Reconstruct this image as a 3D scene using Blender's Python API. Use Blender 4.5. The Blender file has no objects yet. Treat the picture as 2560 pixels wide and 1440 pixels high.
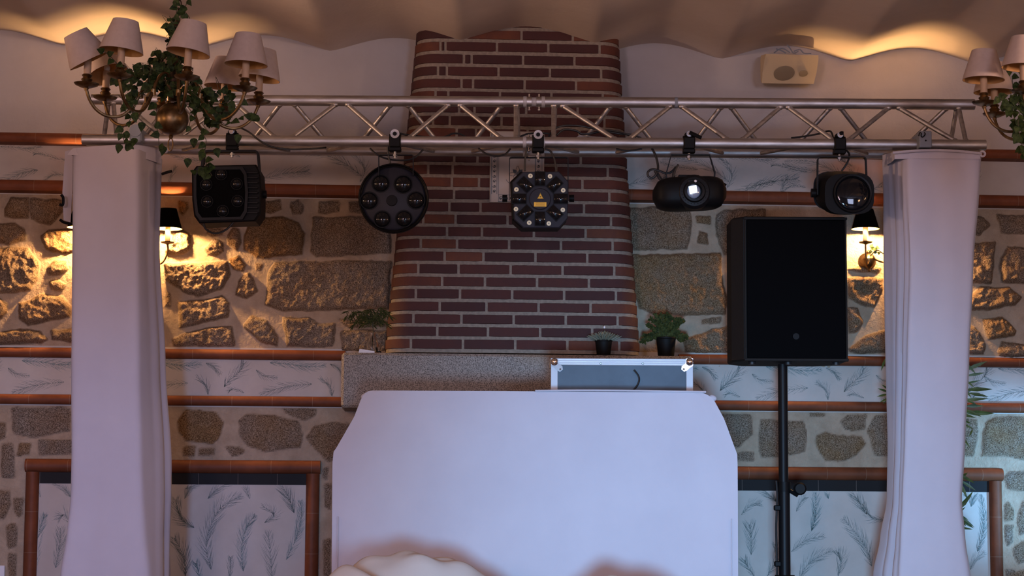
import bpy, bmesh, math, random
import numpy as np
from mathutils import Vector, Matrix, Euler
from math import sin, cos, pi, tan, radians

random.seed(7)
PI = math.pi
SC = bpy.context.scene
COL = SC.collection

# ------------------------------------------------------------------ camera
F_PX = 5035.0
YAW, PITCH, ROLL = 0.063, 0.105, 0.006
CAM = Vector((-0.625, -9.9, 0.85))
fwd = Vector((sin(YAW) * cos(PITCH), cos(YAW) * cos(PITCH), sin(PITCH)))
right0 = Vector((cos(YAW), -sin(YAW), 0))
up0 = right0.cross(fwd)
R_ = right0 * cos(ROLL) + up0 * sin(ROLL)
U_ = -right0 * sin(ROLL) + up0 * cos(ROLL)
cd = bpy.data.cameras.new('camera')
cd.sensor_width = 36.0
cd.lens = F_PX / 2560 * 36
cd.clip_start = 0.05
cam = bpy.data.objects.new('camera', cd)
COL.objects.link(cam)
m = Matrix((R_, U_, -fwd)).transposed().to_4x4()
m.translation = CAM
cam.matrix_world = m
SC.camera = cam
SC.view_settings.view_transform = 'Standard'
SC.view_settings.look = 'None'
SC.view_settings.exposure = 0.0
SC.view_settings.gamma = 1.0
SC.view_settings.use_curve_mapping = False
SC.cycles.use_denoising = True
SC.cycles.max_bounces = 6
SC.cycles.diffuse_bounces = 3
SC.cycles.sample_clamp_indirect = 4.0
SC.cycles.caustics_reflective = False
SC.cycles.caustics_refractive = False

w = bpy.data.worlds.new('world')
SC.world = w
w.use_nodes = True
w.node_tree.nodes['Background'].inputs[0].default_value = (0.5, 0.45, 0.55, 1)
w.node_tree.nodes['Background'].inputs[1].default_value = 0.05

RT, FT = Vector((cos(YAW), -sin(YAW), 0)), Vector((sin(YAW), cos(YAW), 0))

def tpt(x, f, z):            # a point x to the right and f in front of where one stands, at height z
    p = CAM + RT * x + FT * f
    return Vector((p.x, p.y, z))

# ------------------------------------------------------------------ lights of the hall, several added as fill
def area(name, loc, aim, size, sy, power, color, spread=180):
    l = bpy.data.lights.new(name, 'AREA')
    l.shape = 'RECTANGLE'; l.size = size; l.size_y = sy
    l.energy = power; l.color = color; l.spread = radians(spread)
    o = bpy.data.objects.new(name, l); COL.objects.link(o)
    o.location = loc
    o.rotation_euler = (Vector(aim) - Vector(loc)).to_track_quat('-Z', 'Y').to_euler()
    return o
def spot(name, loc, aim, angle, blend, power, color, r=0.1):
    l = bpy.data.lights.new(name, 'SPOT')
    l.energy = power; l.color = color; l.spot_size = radians(angle); l.spot_blend = blend
    l.shadow_soft_size = r
    o = bpy.data.objects.new(name, l); COL.objects.link(o)
    o.location = loc
    o.rotation_euler = (Vector(aim) - Vector(loc)).to_track_quat('-Z', 'Y').to_euler()
    return o
def point(name, loc, power, color, r=0.02):
    l = bpy.data.lights.new(name, 'POINT')
    l.energy = power; l.color = color; l.shadow_soft_size = r
    o = bpy.data.objects.new(name, l); COL.objects.link(o)
    o.location = loc
    return o
# unseen soft fill added behind the camera, pink on the left, blue on the right
area('fill_panel_left', tpt(-3.2, -5.5, 1.9), tpt(-1.0, 9, 1.6), 1.6, 1.8, 255, (1.0, 0.72, 0.84))
area('fill_panel_right', tpt(3.2, -5.5, 1.9), tpt(1.5, 9, 1.6), 1.6, 1.8, 205, (0.60, 0.68, 1.0))
# cool stage flood standing low in the hall
spot('cool_low_spot', tpt(0.2, 0.4, 0.42), tpt(0.85, 8.5, 0.58), 27, 1.0, 2600, (0.27, 0.60, 1.0), 0.26)
spot('cool_low_spot', tpt(-1.0, 0.5, 0.42), tpt(-1.75, 8.8, 0.55), 20, 1.0, 900, (0.30, 0.50, 1.0), 0.2)  # extra spot, added to turn the left curtain's lower part blue
spot('cyan_side_flood', tpt(3.6, 8.9, 0.78), tpt(2.75, 9.95, 0.95), 40, 0.9, 260, (0.20, 0.55, 1.0), 0.06)
point('warm_low_fill', tpt(-1.2, 2.2, 0.9), 16, (1.0, 0.50, 0.22), 0.12)  # low warm fill points, added to tint the booth's bottom shadow orange
point('warm_low_fill', tpt(1.4, 1.6, 0.9), 12, (1.0, 0.50, 0.22), 0.12)
spot('ceiling_fill_spot', tpt(-3.3, 7.4, 2.3), tpt(0.6, 8.6, 3.4), 56, 0.8, 140, (1.0, 0.60, 0.40), 0.1)  # two unseen spots added to brighten and warm the vaults
spot('ceiling_fill_spot', tpt(3.3, 6.4, 2.3), tpt(0.4, 8.2, 3.4), 56, 0.8, 105, (1.0, 0.60, 0.42), 0.1)
# warm fill points added along the side walls to lift the dark ceiling
for f_, w_ in ((1.5, 50), (5.0, 30)):
    point('warm_fill_left', tpt(-3.7, f_, 2.2), w_, (1.0, 0.55, 0.26), 0.15)
    point('warm_fill_right', tpt(3.7, f_, 2.2), w_, (1.0, 0.55, 0.26), 0.15)

# ------------------------------------------------------------------ pixel <-> place
def ray(px, py):
    ix, iy = (px - 1280) / F_PX, (720 - py) / F_PX
    return fwd + R_ * ix + U_ * iy
def at(px, py, f):           # point seen at a pixel, f metres in front (level distance)
    d = ray(px, py)
    return CAM + d * (f / d.dot(FT))
def onwall(px, py, y=0.0):   # point on the plane parallel to the far wall
    d = ray(px, py)
    return CAM + d * ((y - CAM.y) / d.y)
def ppm(px, py, f):
    return F_PX / (at(px, py, f) - CAM).dot(fwd)
def wallx(px, py=900, y=0.0): return onwall(px, py, y).x
def wallz(py, px=1280, y=0.0): return onwall(px, py, y).z

# ------------------------------------------------------------------ materials
def mat(name, color=(.5, .5, .5), rough=.6, metal=0.0, **kw):
    m = bpy.data.materials.new(name); m.use_nodes = True
    nt = m.node_tree; b = nt.nodes['Principled BSDF']
    b.inputs['Base Color'].default_value = (*color, 1)
    b.inputs['Roughness'].default_value = rough
    b.inputs['Metallic'].default_value = metal
    for k, v in kw.items():
        b.inputs[k.replace('_', ' ')].default_value = v
    return m
def N(m, t, **kw):
    n = m.node_tree.nodes.new(t)
    for k, v in kw.items(): setattr(n, k, v)
    return n
def L(m, a, b): m.node_tree.links.new(a, b)
def bsdf(m): return m.node_tree.nodes['Principled BSDF']
def noise(m, scale, detail=4, rough=.6, coord='Object', vec=None):
    tc = N(m, 'ShaderNodeTexCoord'); n = N(m, 'ShaderNodeTexNoise')
    n.inputs['Scale'].default_value = scale; n.inputs['Detail'].default_value = detail
    n.inputs['Roughness'].default_value = rough
    if vec:
        mp = N(m, 'ShaderNodeMapping'); mp.inputs['Scale'].default_value = vec
        L(m, tc.outputs[coord], mp.inputs[0]); L(m, mp.outputs[0], n.inputs['Vector'])
    else: L(m, tc.outputs[coord], n.inputs['Vector'])
    return n.outputs['Fac']
def ramp(m, src, stops):
    r = N(m, 'ShaderNodeValToRGB')
    while len(r.color_ramp.elements) < len(stops): r.color_ramp.elements.new(.5)
    for e, (p, c) in zip(r.color_ramp.elements, stops):
        e.position = p; e.color = (*c, 1)
    L(m, src, r.inputs[0]); return r.outputs[0]
def mix(m, fac, a, b):
    x = N(m, 'ShaderNodeMix', data_type='RGBA')
    if isinstance(fac, (int, float)): x.inputs[0].default_value = fac
    else: L(m, fac, x.inputs[0])
    for k, v in ((6, a), (7, b)):
        if isinstance(v, tuple): x.inputs[k].default_value = (*v, 1)
        else: L(m, v, x.inputs[k])
    return x.outputs[2]
def bump(m, h, strength=.3, dist=.01):
    b = N(m, 'ShaderNodeBump'); b.inputs['Strength'].default_value = strength
    b.inputs['Distance'].default_value = dist
    L(m, h, b.inputs['Height']); L(m, b.outputs[0], bsdf(m).inputs['Normal'])
def attr(m, name):
    a = N(m, 'ShaderNodeAttribute'); a.attribute_name = name; return a
def vary(m, c1, c2, scale, detail=4, coord='Object', vec=None, lo=.35, hi=.65):
    L(m, ramp(m, noise(m, scale, detail, coord=coord, vec=vec), [(lo, c1), (hi, c2)]), bsdf(m).inputs['Base Color'])

M = {}
m = M['plaster'] = mat('white_plaster', rough=.9); vary(m, (.47, .44, .43), (.53, .50, .49), 2.5); bump(m, noise(m, 45, 5), .35, .004)
m = M['ceiling'] = mat('cream_ceiling_plaster', rough=.9); vary(m, (.68, .59, .53), (.76, .67, .61), 2.0); bump(m, noise(m, 30, 5), .3, .004)
m = M['paper'] = mat('wallpaper_ground', rough=.85); vary(m, (.50, .455, .42), (.55, .505, .47), 6)
M['frond'] = mat('wallpaper_frond', (.15, .185, .18), .9)
M['frond2'] = mat('wallpaper_frond_teal', (.18, .25, .25), .9)
# stone masonry: the attributes say where a stone is and how ochre it is
m = M['masonry'] = mat('granite_and_mortar', rough=.95, Specular_IOR_Level=.12)
sp = noise(m, 230, 3, .7)
g = ramp(m, sp, [(.38, (.085, .062, .045)), (.50, (.24, .19, .145)), (.62, (.45, .37, .30))])
o_ = ramp(m, sp, [(.38, (.09, .045, .018)), (.50, (.25, .14, .06)), (.62, (.40, .26, .14))])
pn = ramp(m, noise(m, 7, 3), [(.40, (0, 0, 0)), (.62, (1, 1, 1))])
ta = attr(m, 'tint'); mm = N(m, 'ShaderNodeMath', operation='MULTIPLY_ADD'); L(m, pn, mm.inputs[0]); mm.inputs[1].default_value = .35
L(m, ta.outputs['Fac'], mm.inputs[2]); mm.use_clamp = True
st = mix(m, mm.outputs[0], g, o_)
mo = ramp(m, noise(m, 12, 5), [(.3, (.34, .255, .18)), (.7, (.46, .36, .265))])
mk = attr(m, 'stone')
L(m, mix(m, mk.outputs['Fac'], mo, st), bsdf(m).inputs['Base Color'])
bm_ = N(m, 'ShaderNodeMath', operation='MULTIPLY_ADD'); L(m, noise(m, 110, 6, .75), bm_.inputs[0]); L(m, mk.outputs['Fac'], bm_.inputs[1])
L(m, noise(m, 60, 4), bm_.inputs[2]); bump(m, bm_.outputs[0], .8, .010)
m = M['granite'] = mat('dressed_granite', rough=.75)
v = N(m, 'ShaderNodeTexVoronoi'); v.inputs['Scale'].default_value = 190; tc = N(m, 'ShaderNodeTexCoord'); L(m, tc.outputs['Object'], v.inputs[0])
gg = ramp(m, noise(m, 210, 3, .75), [(.38, (.045, .038, .036)), (.47, (.22, .19, .17)), (.60, (.38, .335, .30))])
L(m, mix(m, ramp(m, noise(m, 2.2, 2), [(.60, (0, 0, 0)), (.68, (.45, .45, .45))]), gg, (.24, .16, .09)), bsdf(m).inputs['Base Color'])
bump(m, noise(m, 150, 4), .3, .003)
m = M['brick'] = mat('dark_red_brick', rough=.8)
ba = attr(m, 'tint')
bc = ramp(m, ba.outputs['Fac'], [(0, (.038, .009, .009)), (.5, (.064, .015, .012)), (.8, (.10, .026, .014)), (1, (.16, .05, .02))])
L(m, mix(m, ramp(m, noise(m, 16, 4), [(.35, (0, 0, 0)), (.75, (.5, .5, .5))]), bc, (.040, .014, .016)), bsdf(m).inputs['Base Color'])
bump(m, noise(m, 120, 4), .4, .003)
m = M['brickmortar'] = mat('grey_brick_mortar', rough=.9); vary(m, (.20, .165, .135), (.28, .235, .19), 60); bump(m, noise(m, 150, 4), .4, .003)
# terracotta edging tile with pale joints every 0.195 m
def terracotta(name, axis):
    m = mat(name, rough=.6, Specular_IOR_Level=.25)
    tc = N(m, 'ShaderNodeTexCoord'); s = N(m, 'ShaderNodeSeparateXYZ'); L(m, tc.outputs['Object'], s.inputs[0])
    a = N(m, 'ShaderNodeMath', operation='DIVIDE'); L(m, s.outputs[axis], a.inputs[0]); a.inputs[1].default_value = .195
    b = N(m, 'ShaderNodeMath', operation='FRACT'); L(m, a.outputs[0], b.inputs[0])
    c = N(m, 'ShaderNodeMath', operation='LESS_THAN'); L(m, b.outputs[0], c.inputs[0]); c.inputs[1].default_value = .014
    base = ramp(m, noise(m, 9, 4), [(.3, (.115, .034, .014)), (.7, (.185, .055, .023))])
    c2 = N(m, 'ShaderNodeMath', operation='MULTIPLY'); L(m, c.outputs[0], c2.inputs[0]); c2.inputs[1].default_value = .45
    L(m, mix(m, c2.outputs[0], base, (.26, .18, .13)), bsdf(m).inputs['Base Color'])
    bump(m, noise(m, 70, 4), .25, .002)
    return m
M['tile_x'] = terracotta('terracotta_edging', 0)
M['tile_z'] = terracotta('terracotta_edging_upright', 2)
m = M['blacktile'] = mat('black_glazed_tile', (.010, .009, .010), .6, Specular_IOR_Level=.15)
tc = N(m, 'ShaderNodeTexCoord'); s = N(m, 'ShaderNodeSeparateXYZ'); L(m, tc.outputs['Object'], s.inputs[0])
a = N(m, 'ShaderNodeMath', operation='DIVIDE'); L(m, s.outputs[0], a.inputs[0]); a.inputs[1].default_value = .19
b = N(m, 'ShaderNodeMath', operation='FRACT'); L(m, a.outputs[0], b.inputs[0])
c = N(m, 'ShaderNodeMath', operation='LESS_THAN'); L(m, b.outputs[0], c.inputs[0]); c.inputs[1].default_value = .014
L(m, mix(m, c.outputs[0], (.012, .011, .012), (.10, .08, .07)), bsdf(m).inputs['Base Color'])
m = M['alu'] = mat('brushed_aluminium', rough=.47, metal=1.0)
vary(m, (.38, .36, .35), (.58, .56, .55), 14, 6, vec=(.6, 3, 3)); bump(m, noise(m, 90, 4, vec=(.3, 1, 1)), .12, .002)
M['alucase'] = mat('bright_aluminium', (.42, .42, .45), .55, .4)
M['chrome'] = mat('chrome', (.85, .85, .87), .12, 1.0)
M['steel'] = mat('zinc_steel', (.28, .28, .29), .4, .9)
m = M['black'] = mat('black_plastic', (.0045, .0045, .005), .5, Specular_IOR_Level=.12); bump(m, noise(m, 300, 2), .15, .001)
m = M['blackmetal'] = mat('black_painted_metal', (.006, .006, .007), .45, Specular_IOR_Level=.16)
M['bluegrey_face'] = mat('dark_slate_metal', (.017, .018, .027), .5, Specular_IOR_Level=.2)
M['rubber'] = mat('black_cable_rubber', (.008, .008, .009), .5)
m = M['grille'] = mat('black_speaker_grille', (.0025, .0025, .003), .9, Specular_IOR_Level=.05)
m = M['cabinet'] = mat('textured_black_cabinet', (.012, .010, .009), .7, Specular_IOR_Level=.2); bump(m, noise(m, 260, 3), .4, .002)
M['lens'] = mat('dark_glass_lens', (.005, .006, .008), .05, 0, IOR=1.38)
M['glass'] = mat('clear_glass', (1, 1, 1), .02, 0, Transmission_Weight=1.0, IOR=1.45)
M['palelens'] = mat('pale_blue_lens', (.25, .3, .4), .05, 0, Coat_Weight=1.0)
M['led'] = mat('emissive_white', (1, 1, 1), .3, 0, Emission_Color=(.72, .93, 1, 1), Emission_Strength=1.1)  # plain emissive white for the square on the projector lens
m = M['fabric'] = mat('white_stage_fabric', rough=.95, Sheen_Weight=.2)
vary(m, (.52, .485, .545), (.555, .52, .58), 3)
wv = noise(m, 700, 2, vec=(1, 1, 1)); bump(m, wv, .12, .001)
m = M['cloth'] = mat('cream_cloth', (.56, .49, .45), .95)
m = M['brass'] = mat('aged_brass', rough=.36, metal=1.0); vary(m, (.15, .095, .045), (.32, .21, .10), 25, 3)
M['darkbrass'] = mat('dark_bronze', (.10, .07, .045), .4, .9)
m = M['shade'] = mat('cream_lamp_shade', (.58, .47, .38), .9, 0, Subsurface_Weight=.0)
m = M['shade']; vary(m, (.72, .61, .55), (.78, .67, .61), 60, 3)
b_ = bsdf(m); tr = N(m, 'ShaderNodeBsdfTranslucent'); tr.inputs[0].default_value = (.62, .38, .18, 1); mx = N(m, 'ShaderNodeMixShader'); mx.inputs[0].default_value = .4
L(m, b_.outputs[0], mx.inputs[1]); L(m, tr.outputs[0], mx.inputs[2]); L(m, mx.outputs[0], m.node_tree.nodes['Material Output'].inputs[0])
M['shade_in'] = mat('warm_shade_lining', (.50, .28, .11), .85)
M['candle'] = mat('drip_candle_sleeve', (.50, .34, .22), .6)
M['litcandle'] = mat('pale_candle_sleeve', (.85, .72, .5), .6)
M['blackshade'] = mat('black_lamp_shade', (.003, .003, .003), .9, Specular_IOR_Level=.02)
M['goldlining'] = mat('gold_shade_lining', (.75, .5, .18), .35, .6)
M['bulb'] = mat('glowing_bulb', (1, .8, .5), .4, 0, Emission_Color=(1, .62, .25, 1), Emission_Strength=40)
M['deadbulb'] = mat('unlit_bulb', (.8, .78, .74), .15)
m = M['leaf'] = mat('variegated_ivy_leaf', rough=.6, Specular_IOR_Level=.15); vary(m, (.008, .018, .005), (.05, .08, .02), 70, 3, hi=.72)
m = M['leaf2'] = mat('narrow_green_leaf', rough=.5); vary(m, (.03, .07, .018), (.09, .15, .04), 20, 3)
m = M['leaf3'] = mat('olive_leaf', rough=.7, Specular_IOR_Level=.1); vary(m, (.02, .027, .008), (.065, .072, .02), 50, 3)
M['succulent'] = mat('grey_green_succulent', (.17, .17, .12), .6)
M['stem'] = mat('dry_stem', (.05, .045, .02), .7)
M['pot'] = mat('black_pot', (.004, .004, .004), .6, Specular_IOR_Level=.15)
M['paperwhite'] = mat('white_paper', (.75, .74, .78), .8)
m = M['casepanel'] = mat('blue_grey_laminate', rough=.5); vary(m, (.022, .040, .068), (.042, .070, .105), 7, 5)
M['beige'] = mat('ivory_plastic', (.62, .49, .30), .5)
M['beigegrille'] = mat('ivory_cloth_grille', (.33, .27, .18), .85)
M['labelyellow'] = mat('yellow_warning_label', (.85, .52, .03), .5)
M['ink'] = mat('black_ink', (.015, .015, .015), .6)
M['cream_led'] = mat('cream_led_cover', (.80, .82, .62), .4)
M['tilewhite'] = mat('cream_ceramic', (.42, .36, .31), .35)
M['tileblue'] = mat('blue_black_glaze', (.03, .045, .06), .35)
M['greymetal'] = mat('grey_painted_steel', (.20, .23, .28), .5)
m = M['floor'] = mat('dark_tiled_floor', rough=.5); vary(m, (.10, .06, .045), (.15, .09, .065), 4)
M['smudge'] = mat('scuffed_plaster', (.42, .38, .35), .9)

# ------------------------------------------------------------------ mesh builder
class MB:
    def __init__(s): s.v, s.f, s.m, s.mats = [], [], [], []
    def mi(s, m):
        if m is None: m = 'black'
        if m not in s.mats: s.mats.append(m)
        return s.mats.index(m)
    def add(s, vs, fs, m=None):
        o = len(s.v); k = s.mi(m)
        s.v += [tuple(v) for v in vs]
        for f in fs: s.f.append(tuple(i + o for i in f)); s.m.append(k)
        return s
    def box(s, c, d, m=None, rot=None, ch=0.0):
        x, y, z = d[0] / 2, d[1] / 2, d[2] / 2
        if ch > 0:
            pts = []
            h = min(ch, x * .9, y * .9, z * .9)
            for sx in (-1, 1):
                for sy in (-1, 1):
                    for sz in (-1, 1):
                        pts += [(sx * (x - h), sy * (y - h), sz * z), (sx * (x - h), sy * y, sz * (z - h)), (sx * x, sy * (y - h), sz * (z - h))]
            b = bmesh.new()
            for p in pts: b.verts.new(p)
            bmesh.ops.convex_hull(b, input=b.verts)
            bmesh.ops.dissolve_limit(b, angle_limit=.01, verts=b.verts, edges=b.edges)
            b.verts.index_update()
            vs = [v.co.copy() for v in b.verts]; fs = [[v.index for v in f.verts] for f in b.faces]
            b.free()
        else:
            vs = [Vector((a, b_, c_)) for a in (-x, x) for b_ in (-y, y) for c_ in (-z, z)]
            fs = [(0, 1, 3, 2), (4, 6, 7, 5), (0, 4, 5, 1), (2, 3, 7, 6), (0, 2, 6, 4), (1, 5, 7, 3)]
        if rot: 
            r = Euler(rot).to_matrix(); vs = [r @ v for v in vs]
        c = Vector(c)
        return s.add([v + c for v in vs], fs, m)
    def ring(s, c, ax, r, n, ph=0, sq=None):
        ax = Vector(ax).normalized()
        a = ax.orthogonal().normalized() if abs(ax.z) > .9 else ax.cross(Vector((0, 0, 1))).normalized()
        b = ax.cross(a)
        return [Vector(c) + (a * cos(2 * PI * i / n + ph) + b * sin(2 * PI * i / n + ph)) * r for i in range(n)]
    def loft(s, rings, m=None, closed=True, cap=True):
        n = len(rings[0]); vs = [v for r in rings for v in r]; fs = []
        for k in range(len(rings) - 1):
            for i in range(n if closed else n - 1):
                j = (i + 1) % n
                fs.append((k * n + i, k * n + j, (k + 1) * n + j, (k + 1) * n + i))
        if cap and closed:
            fs.append(tuple(range(n))[::-1]); fs.append(tuple((len(rings) - 1) * n + i for i in range(n)))
        return s.add(vs, fs, m)
    def cyl(s, a, b, r, m=None, n=12, r2=None):
        a, b = Vector(a), Vector(b); ax = b - a
        return s.loft([s.ring(a, ax, r, n), s.ring(b, ax, r if r2 is None else r2, n)], m)
    def tube(s, pts, r, m=None, n=8, sub=0):
        pts = [Vector(p) for p in pts]
        if sub: pts = spline(pts, sub)
        rings = []; prev = None
        for i, p in enumerate(pts):
            t = (pts[min(i + 1, len(pts) - 1)] - pts[max(i - 1, 0)])
            if t.length < 1e-9: t = Vector((0, 0, 1))
            t.normalize()
            if prev is None: a = t.orthogonal().normalized()
            else: a = (prev - t * prev.dot(t)).normalized()
            prev = a; b = t.cross(a)
            rr = r[i] if isinstance(r, (list, tuple)) and len(r) == len(pts) else (r if not isinstance(r, (list, tuple)) else r[0] + (r[-1] - r[0]) * i / (len(pts) - 1))
            rings.append([p + (a * cos(2 * PI * k / n) + b * sin(2 * PI * k / n)) * rr for k in range(n)])
        return s.loft(rings, m)
    def lathe(s, prof, m=None, n=24, c=(0, 0, 0), ax='z', cap=True, rot=None):
        rings = []
        for r, h in prof:
            r = max(r, 1e-5); ring = []
            for i in range(n):
                t = 2 * PI * i / n
                p = {'z': Vector((r * cos(t), r * sin(t), h)), 'y': Vector((r * cos(t), h, r * sin(t))), 'x': Vector((h, r * cos(t), r * sin(t)))}[ax]
                if rot: p = Euler(rot).to_matrix() @ p
                ring.append(p + Vector(c))
            rings.append(ring)
        return s.loft(rings, m, cap=cap)
    def sphere(s, c, r, m=None, n=16, k=10, sc=(1, 1, 1)):
        rings = []
        for j in range(k + 1):
            t = PI * j / k; rr = max(sin(t), 1e-4) * r
            rings.append([Vector(c) + Vector((rr * cos(2 * PI * i / n) * sc[0], rr * sin(2 * PI * i / n) * sc[1], -cos(t) * r * sc[2])) for i in range(n)])
        return s.loft(rings, m)
    def prism(s, poly, y0, y1, m=None):   # outline in x,z swept along y
        return s.loft([[Vector((x, y0, z)) for x, z in poly], [Vector((x, y1, z)) for x, z in poly]], m)
    def build(s, name, parent=None, loc=None, smooth=35, fix=True):
        me = bpy.data.meshes.new(name); me.from_pydata(s.v, [], s.f)
        for k in s.mats: me.materials.append(M[k])
        me.polygons.foreach_set('material_index', s.m)
        if smooth:
            me.polygons.foreach_set('use_smooth', [True] * len(me.polygons))
            me.set_sharp_from_angle(angle=radians(smooth))
        if fix:
            b = bmesh.new(); b.from_mesh(me); bmesh.ops.recalc_face_normals(b, faces=b.faces); b.to_mesh(me); b.free()
        me.update()
        o = bpy.data.objects.new(name, me); COL.objects.link(o)
        if parent: o.parent = parent
        if loc is not None: o.location = loc
        return o

def spline(pts, sub):
    P = [Vector(p) for p in pts]; out = []
    for i in range(len(P) - 1):
        p0, p1, p2, p3 = P[max(i - 1, 0)], P[i], P[i + 1], P[min(i + 2, len(P) - 1)]
        for k in range(sub):
            t = k / sub
            out.append(.5 * ((2 * p1) + (p2 - p0) * t + (2 * p0 - 5 * p1 + 4 * p2 - p3) * t * t + (3 * p1 - p0 - 3 * p2 + p3) * t ** 3))
    out.append(P[-1]); return out

def setp(o, label=None, cat=None, group=None, kind=None):
    for k, v in (('label', label), ('category', cat), ('group', group), ('kind', kind)):
        if v: o[k] = v
    return o
class Thing:
    """an Empty at px,py, f metres away, turned to the camera; children use local metres"""
    def __init__(s, name, label, cat, px, py, f, group=None, yaw=0.0, z=None):
        s.o = bpy.data.objects.new(name, None); COL.objects.link(s.o); s.o.empty_display_size = .1
        p = at(px, py, f)
        if z is not None: p.z = z
        s.loc = p; s.f = f; s.s = 1 / ppm(px, py, f)
        s.o.location = p; s.o.rotation_euler = (0, 0, -YAW + yaw)
        s.inv = Euler((0, 0, -YAW + yaw)).to_matrix().inverted()
        setp(s.o, label, cat, group)
    def P(s, px, py, d=0.0):        # pixel -> local, d metres behind the thing's own distance
        return s.inv @ (at(px, py, s.f + d) - s.loc)
def tag(o, label, cat, group=None): return setp(o, label, cat, group)
# ------------------------------------------------------------------ the room shell
XL, XR = -4.6, 4.4
BACK = -17.0
def quadobj(name, pts, m, kind='structure'):
    o = MB().add(pts, [(0, 1, 2, 3)], m).build(name, smooth=0, fix=False)
    if kind: o['kind'] = kind
    return o
def slab(name, lo, hi, m):
    c = [(a + b) / 2 for a, b in zip(lo, hi)]; d = [b - a for a, b in zip(lo, hi)]
    o = MB().box(c, d, m).build(name, smooth=0); o['kind'] = 'structure'; return o
slab('floor', (XL, BACK, -.1), (XR, .05, 0), 'floor')
slab('wall_left', (XL - .2, BACK, -.1), (XL, .2, 3.8), 'plaster')
slab('wall_right', (XR, BACK, -.1), (XR + .2, .2, 3.8), 'plaster')
slab('wall_back', (XL - .2, BACK - .2, -.1), (XR + .2, BACK, 3.8), 'plaster')

# --- far wall: plaster above, feather wallpaper bands, stone masonry bands
def zmid(l, r):      # height from the rows where an edge meets the left and right border of the photo
    return (wallz(l, 0) + wallz(r, 2560)) / 2
RAIL = [(zmid(338, 378), zmid(363, 405)), (zmid(454, 493), zmid(482, 523)), (zmid(871, 893), zmid(895, 918)), (zmid(987, 1007), zmid(1011, 1032))]
wall = bpy.data.objects.new('wall_far', None); COL.objects.link(wall); wall['kind'] = 'structure'
def wchild(mb, name, smooth=0, fix=False):
    return mb.build(name, wall, smooth=smooth, fix=fix)
mb = MB(); z0 = RAIL[0][0] - .02
mb.box(((XL + XR) / 2, .06, (z0 + 3.75) / 2), (XR - XL, .12, 3.75 - z0), 'plaster')
wchild(mb, 'plaster_face', 0, True)
# faint scuff line on the plaster above the rail
rng = np.random.default_rng(11)
def vnoise(X, Z, cell, seed):
    r = np.random.default_rng(seed); gx, gz = X / cell, Z / cell
    ix, iz = np.floor(gx).astype(int), np.floor(gz).astype(int)
    fx, fz = gx - ix, gz - iz; fx, fz = fx * fx * (3 - 2 * fx), fz * fz * (3 - 2 * fz)
    T = r.random((256, 256))
    g = lambda a, b: T[(ix + a) % 256, (iz + b) % 256]
    return (g(0, 0) * (1 - fx) + g(1, 0) * fx) * (1 - fz) + (g(0, 1) * (1 - fx) + g(1, 1) * fx) * fz
def fbm(X, Z, cell, seed, n=4, gain=.55):
    o, a, t = 0, 1, 0
    for k in range(n): o = o + a * vnoise(X + 13.7 * k, Z + 7.1 * k, cell / 2 ** k, seed + k); t += a; a *= gain
    return o / t
def Z1(*p): return [(x / 2.4, 340 + y / 2.4) for x, y in p]
def Z2(*p): return [(x * .40286, 860 + y * .40286) for x, y in p]
def Z3(*p): return [(800 + x * .3516, 600 + y * .3516) for x, y in p]
def Z4(*p): return [(1660 + x * .3516, 500 + y * .3516) for x, y in p]
def Z5(*p): return [(1560 + x * .3906, 200 + y * .3906) for x, y in p]
def Z6(*p): return [(1660 + x * .40286, 860 + y * .40286) for x, y in p]
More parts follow.
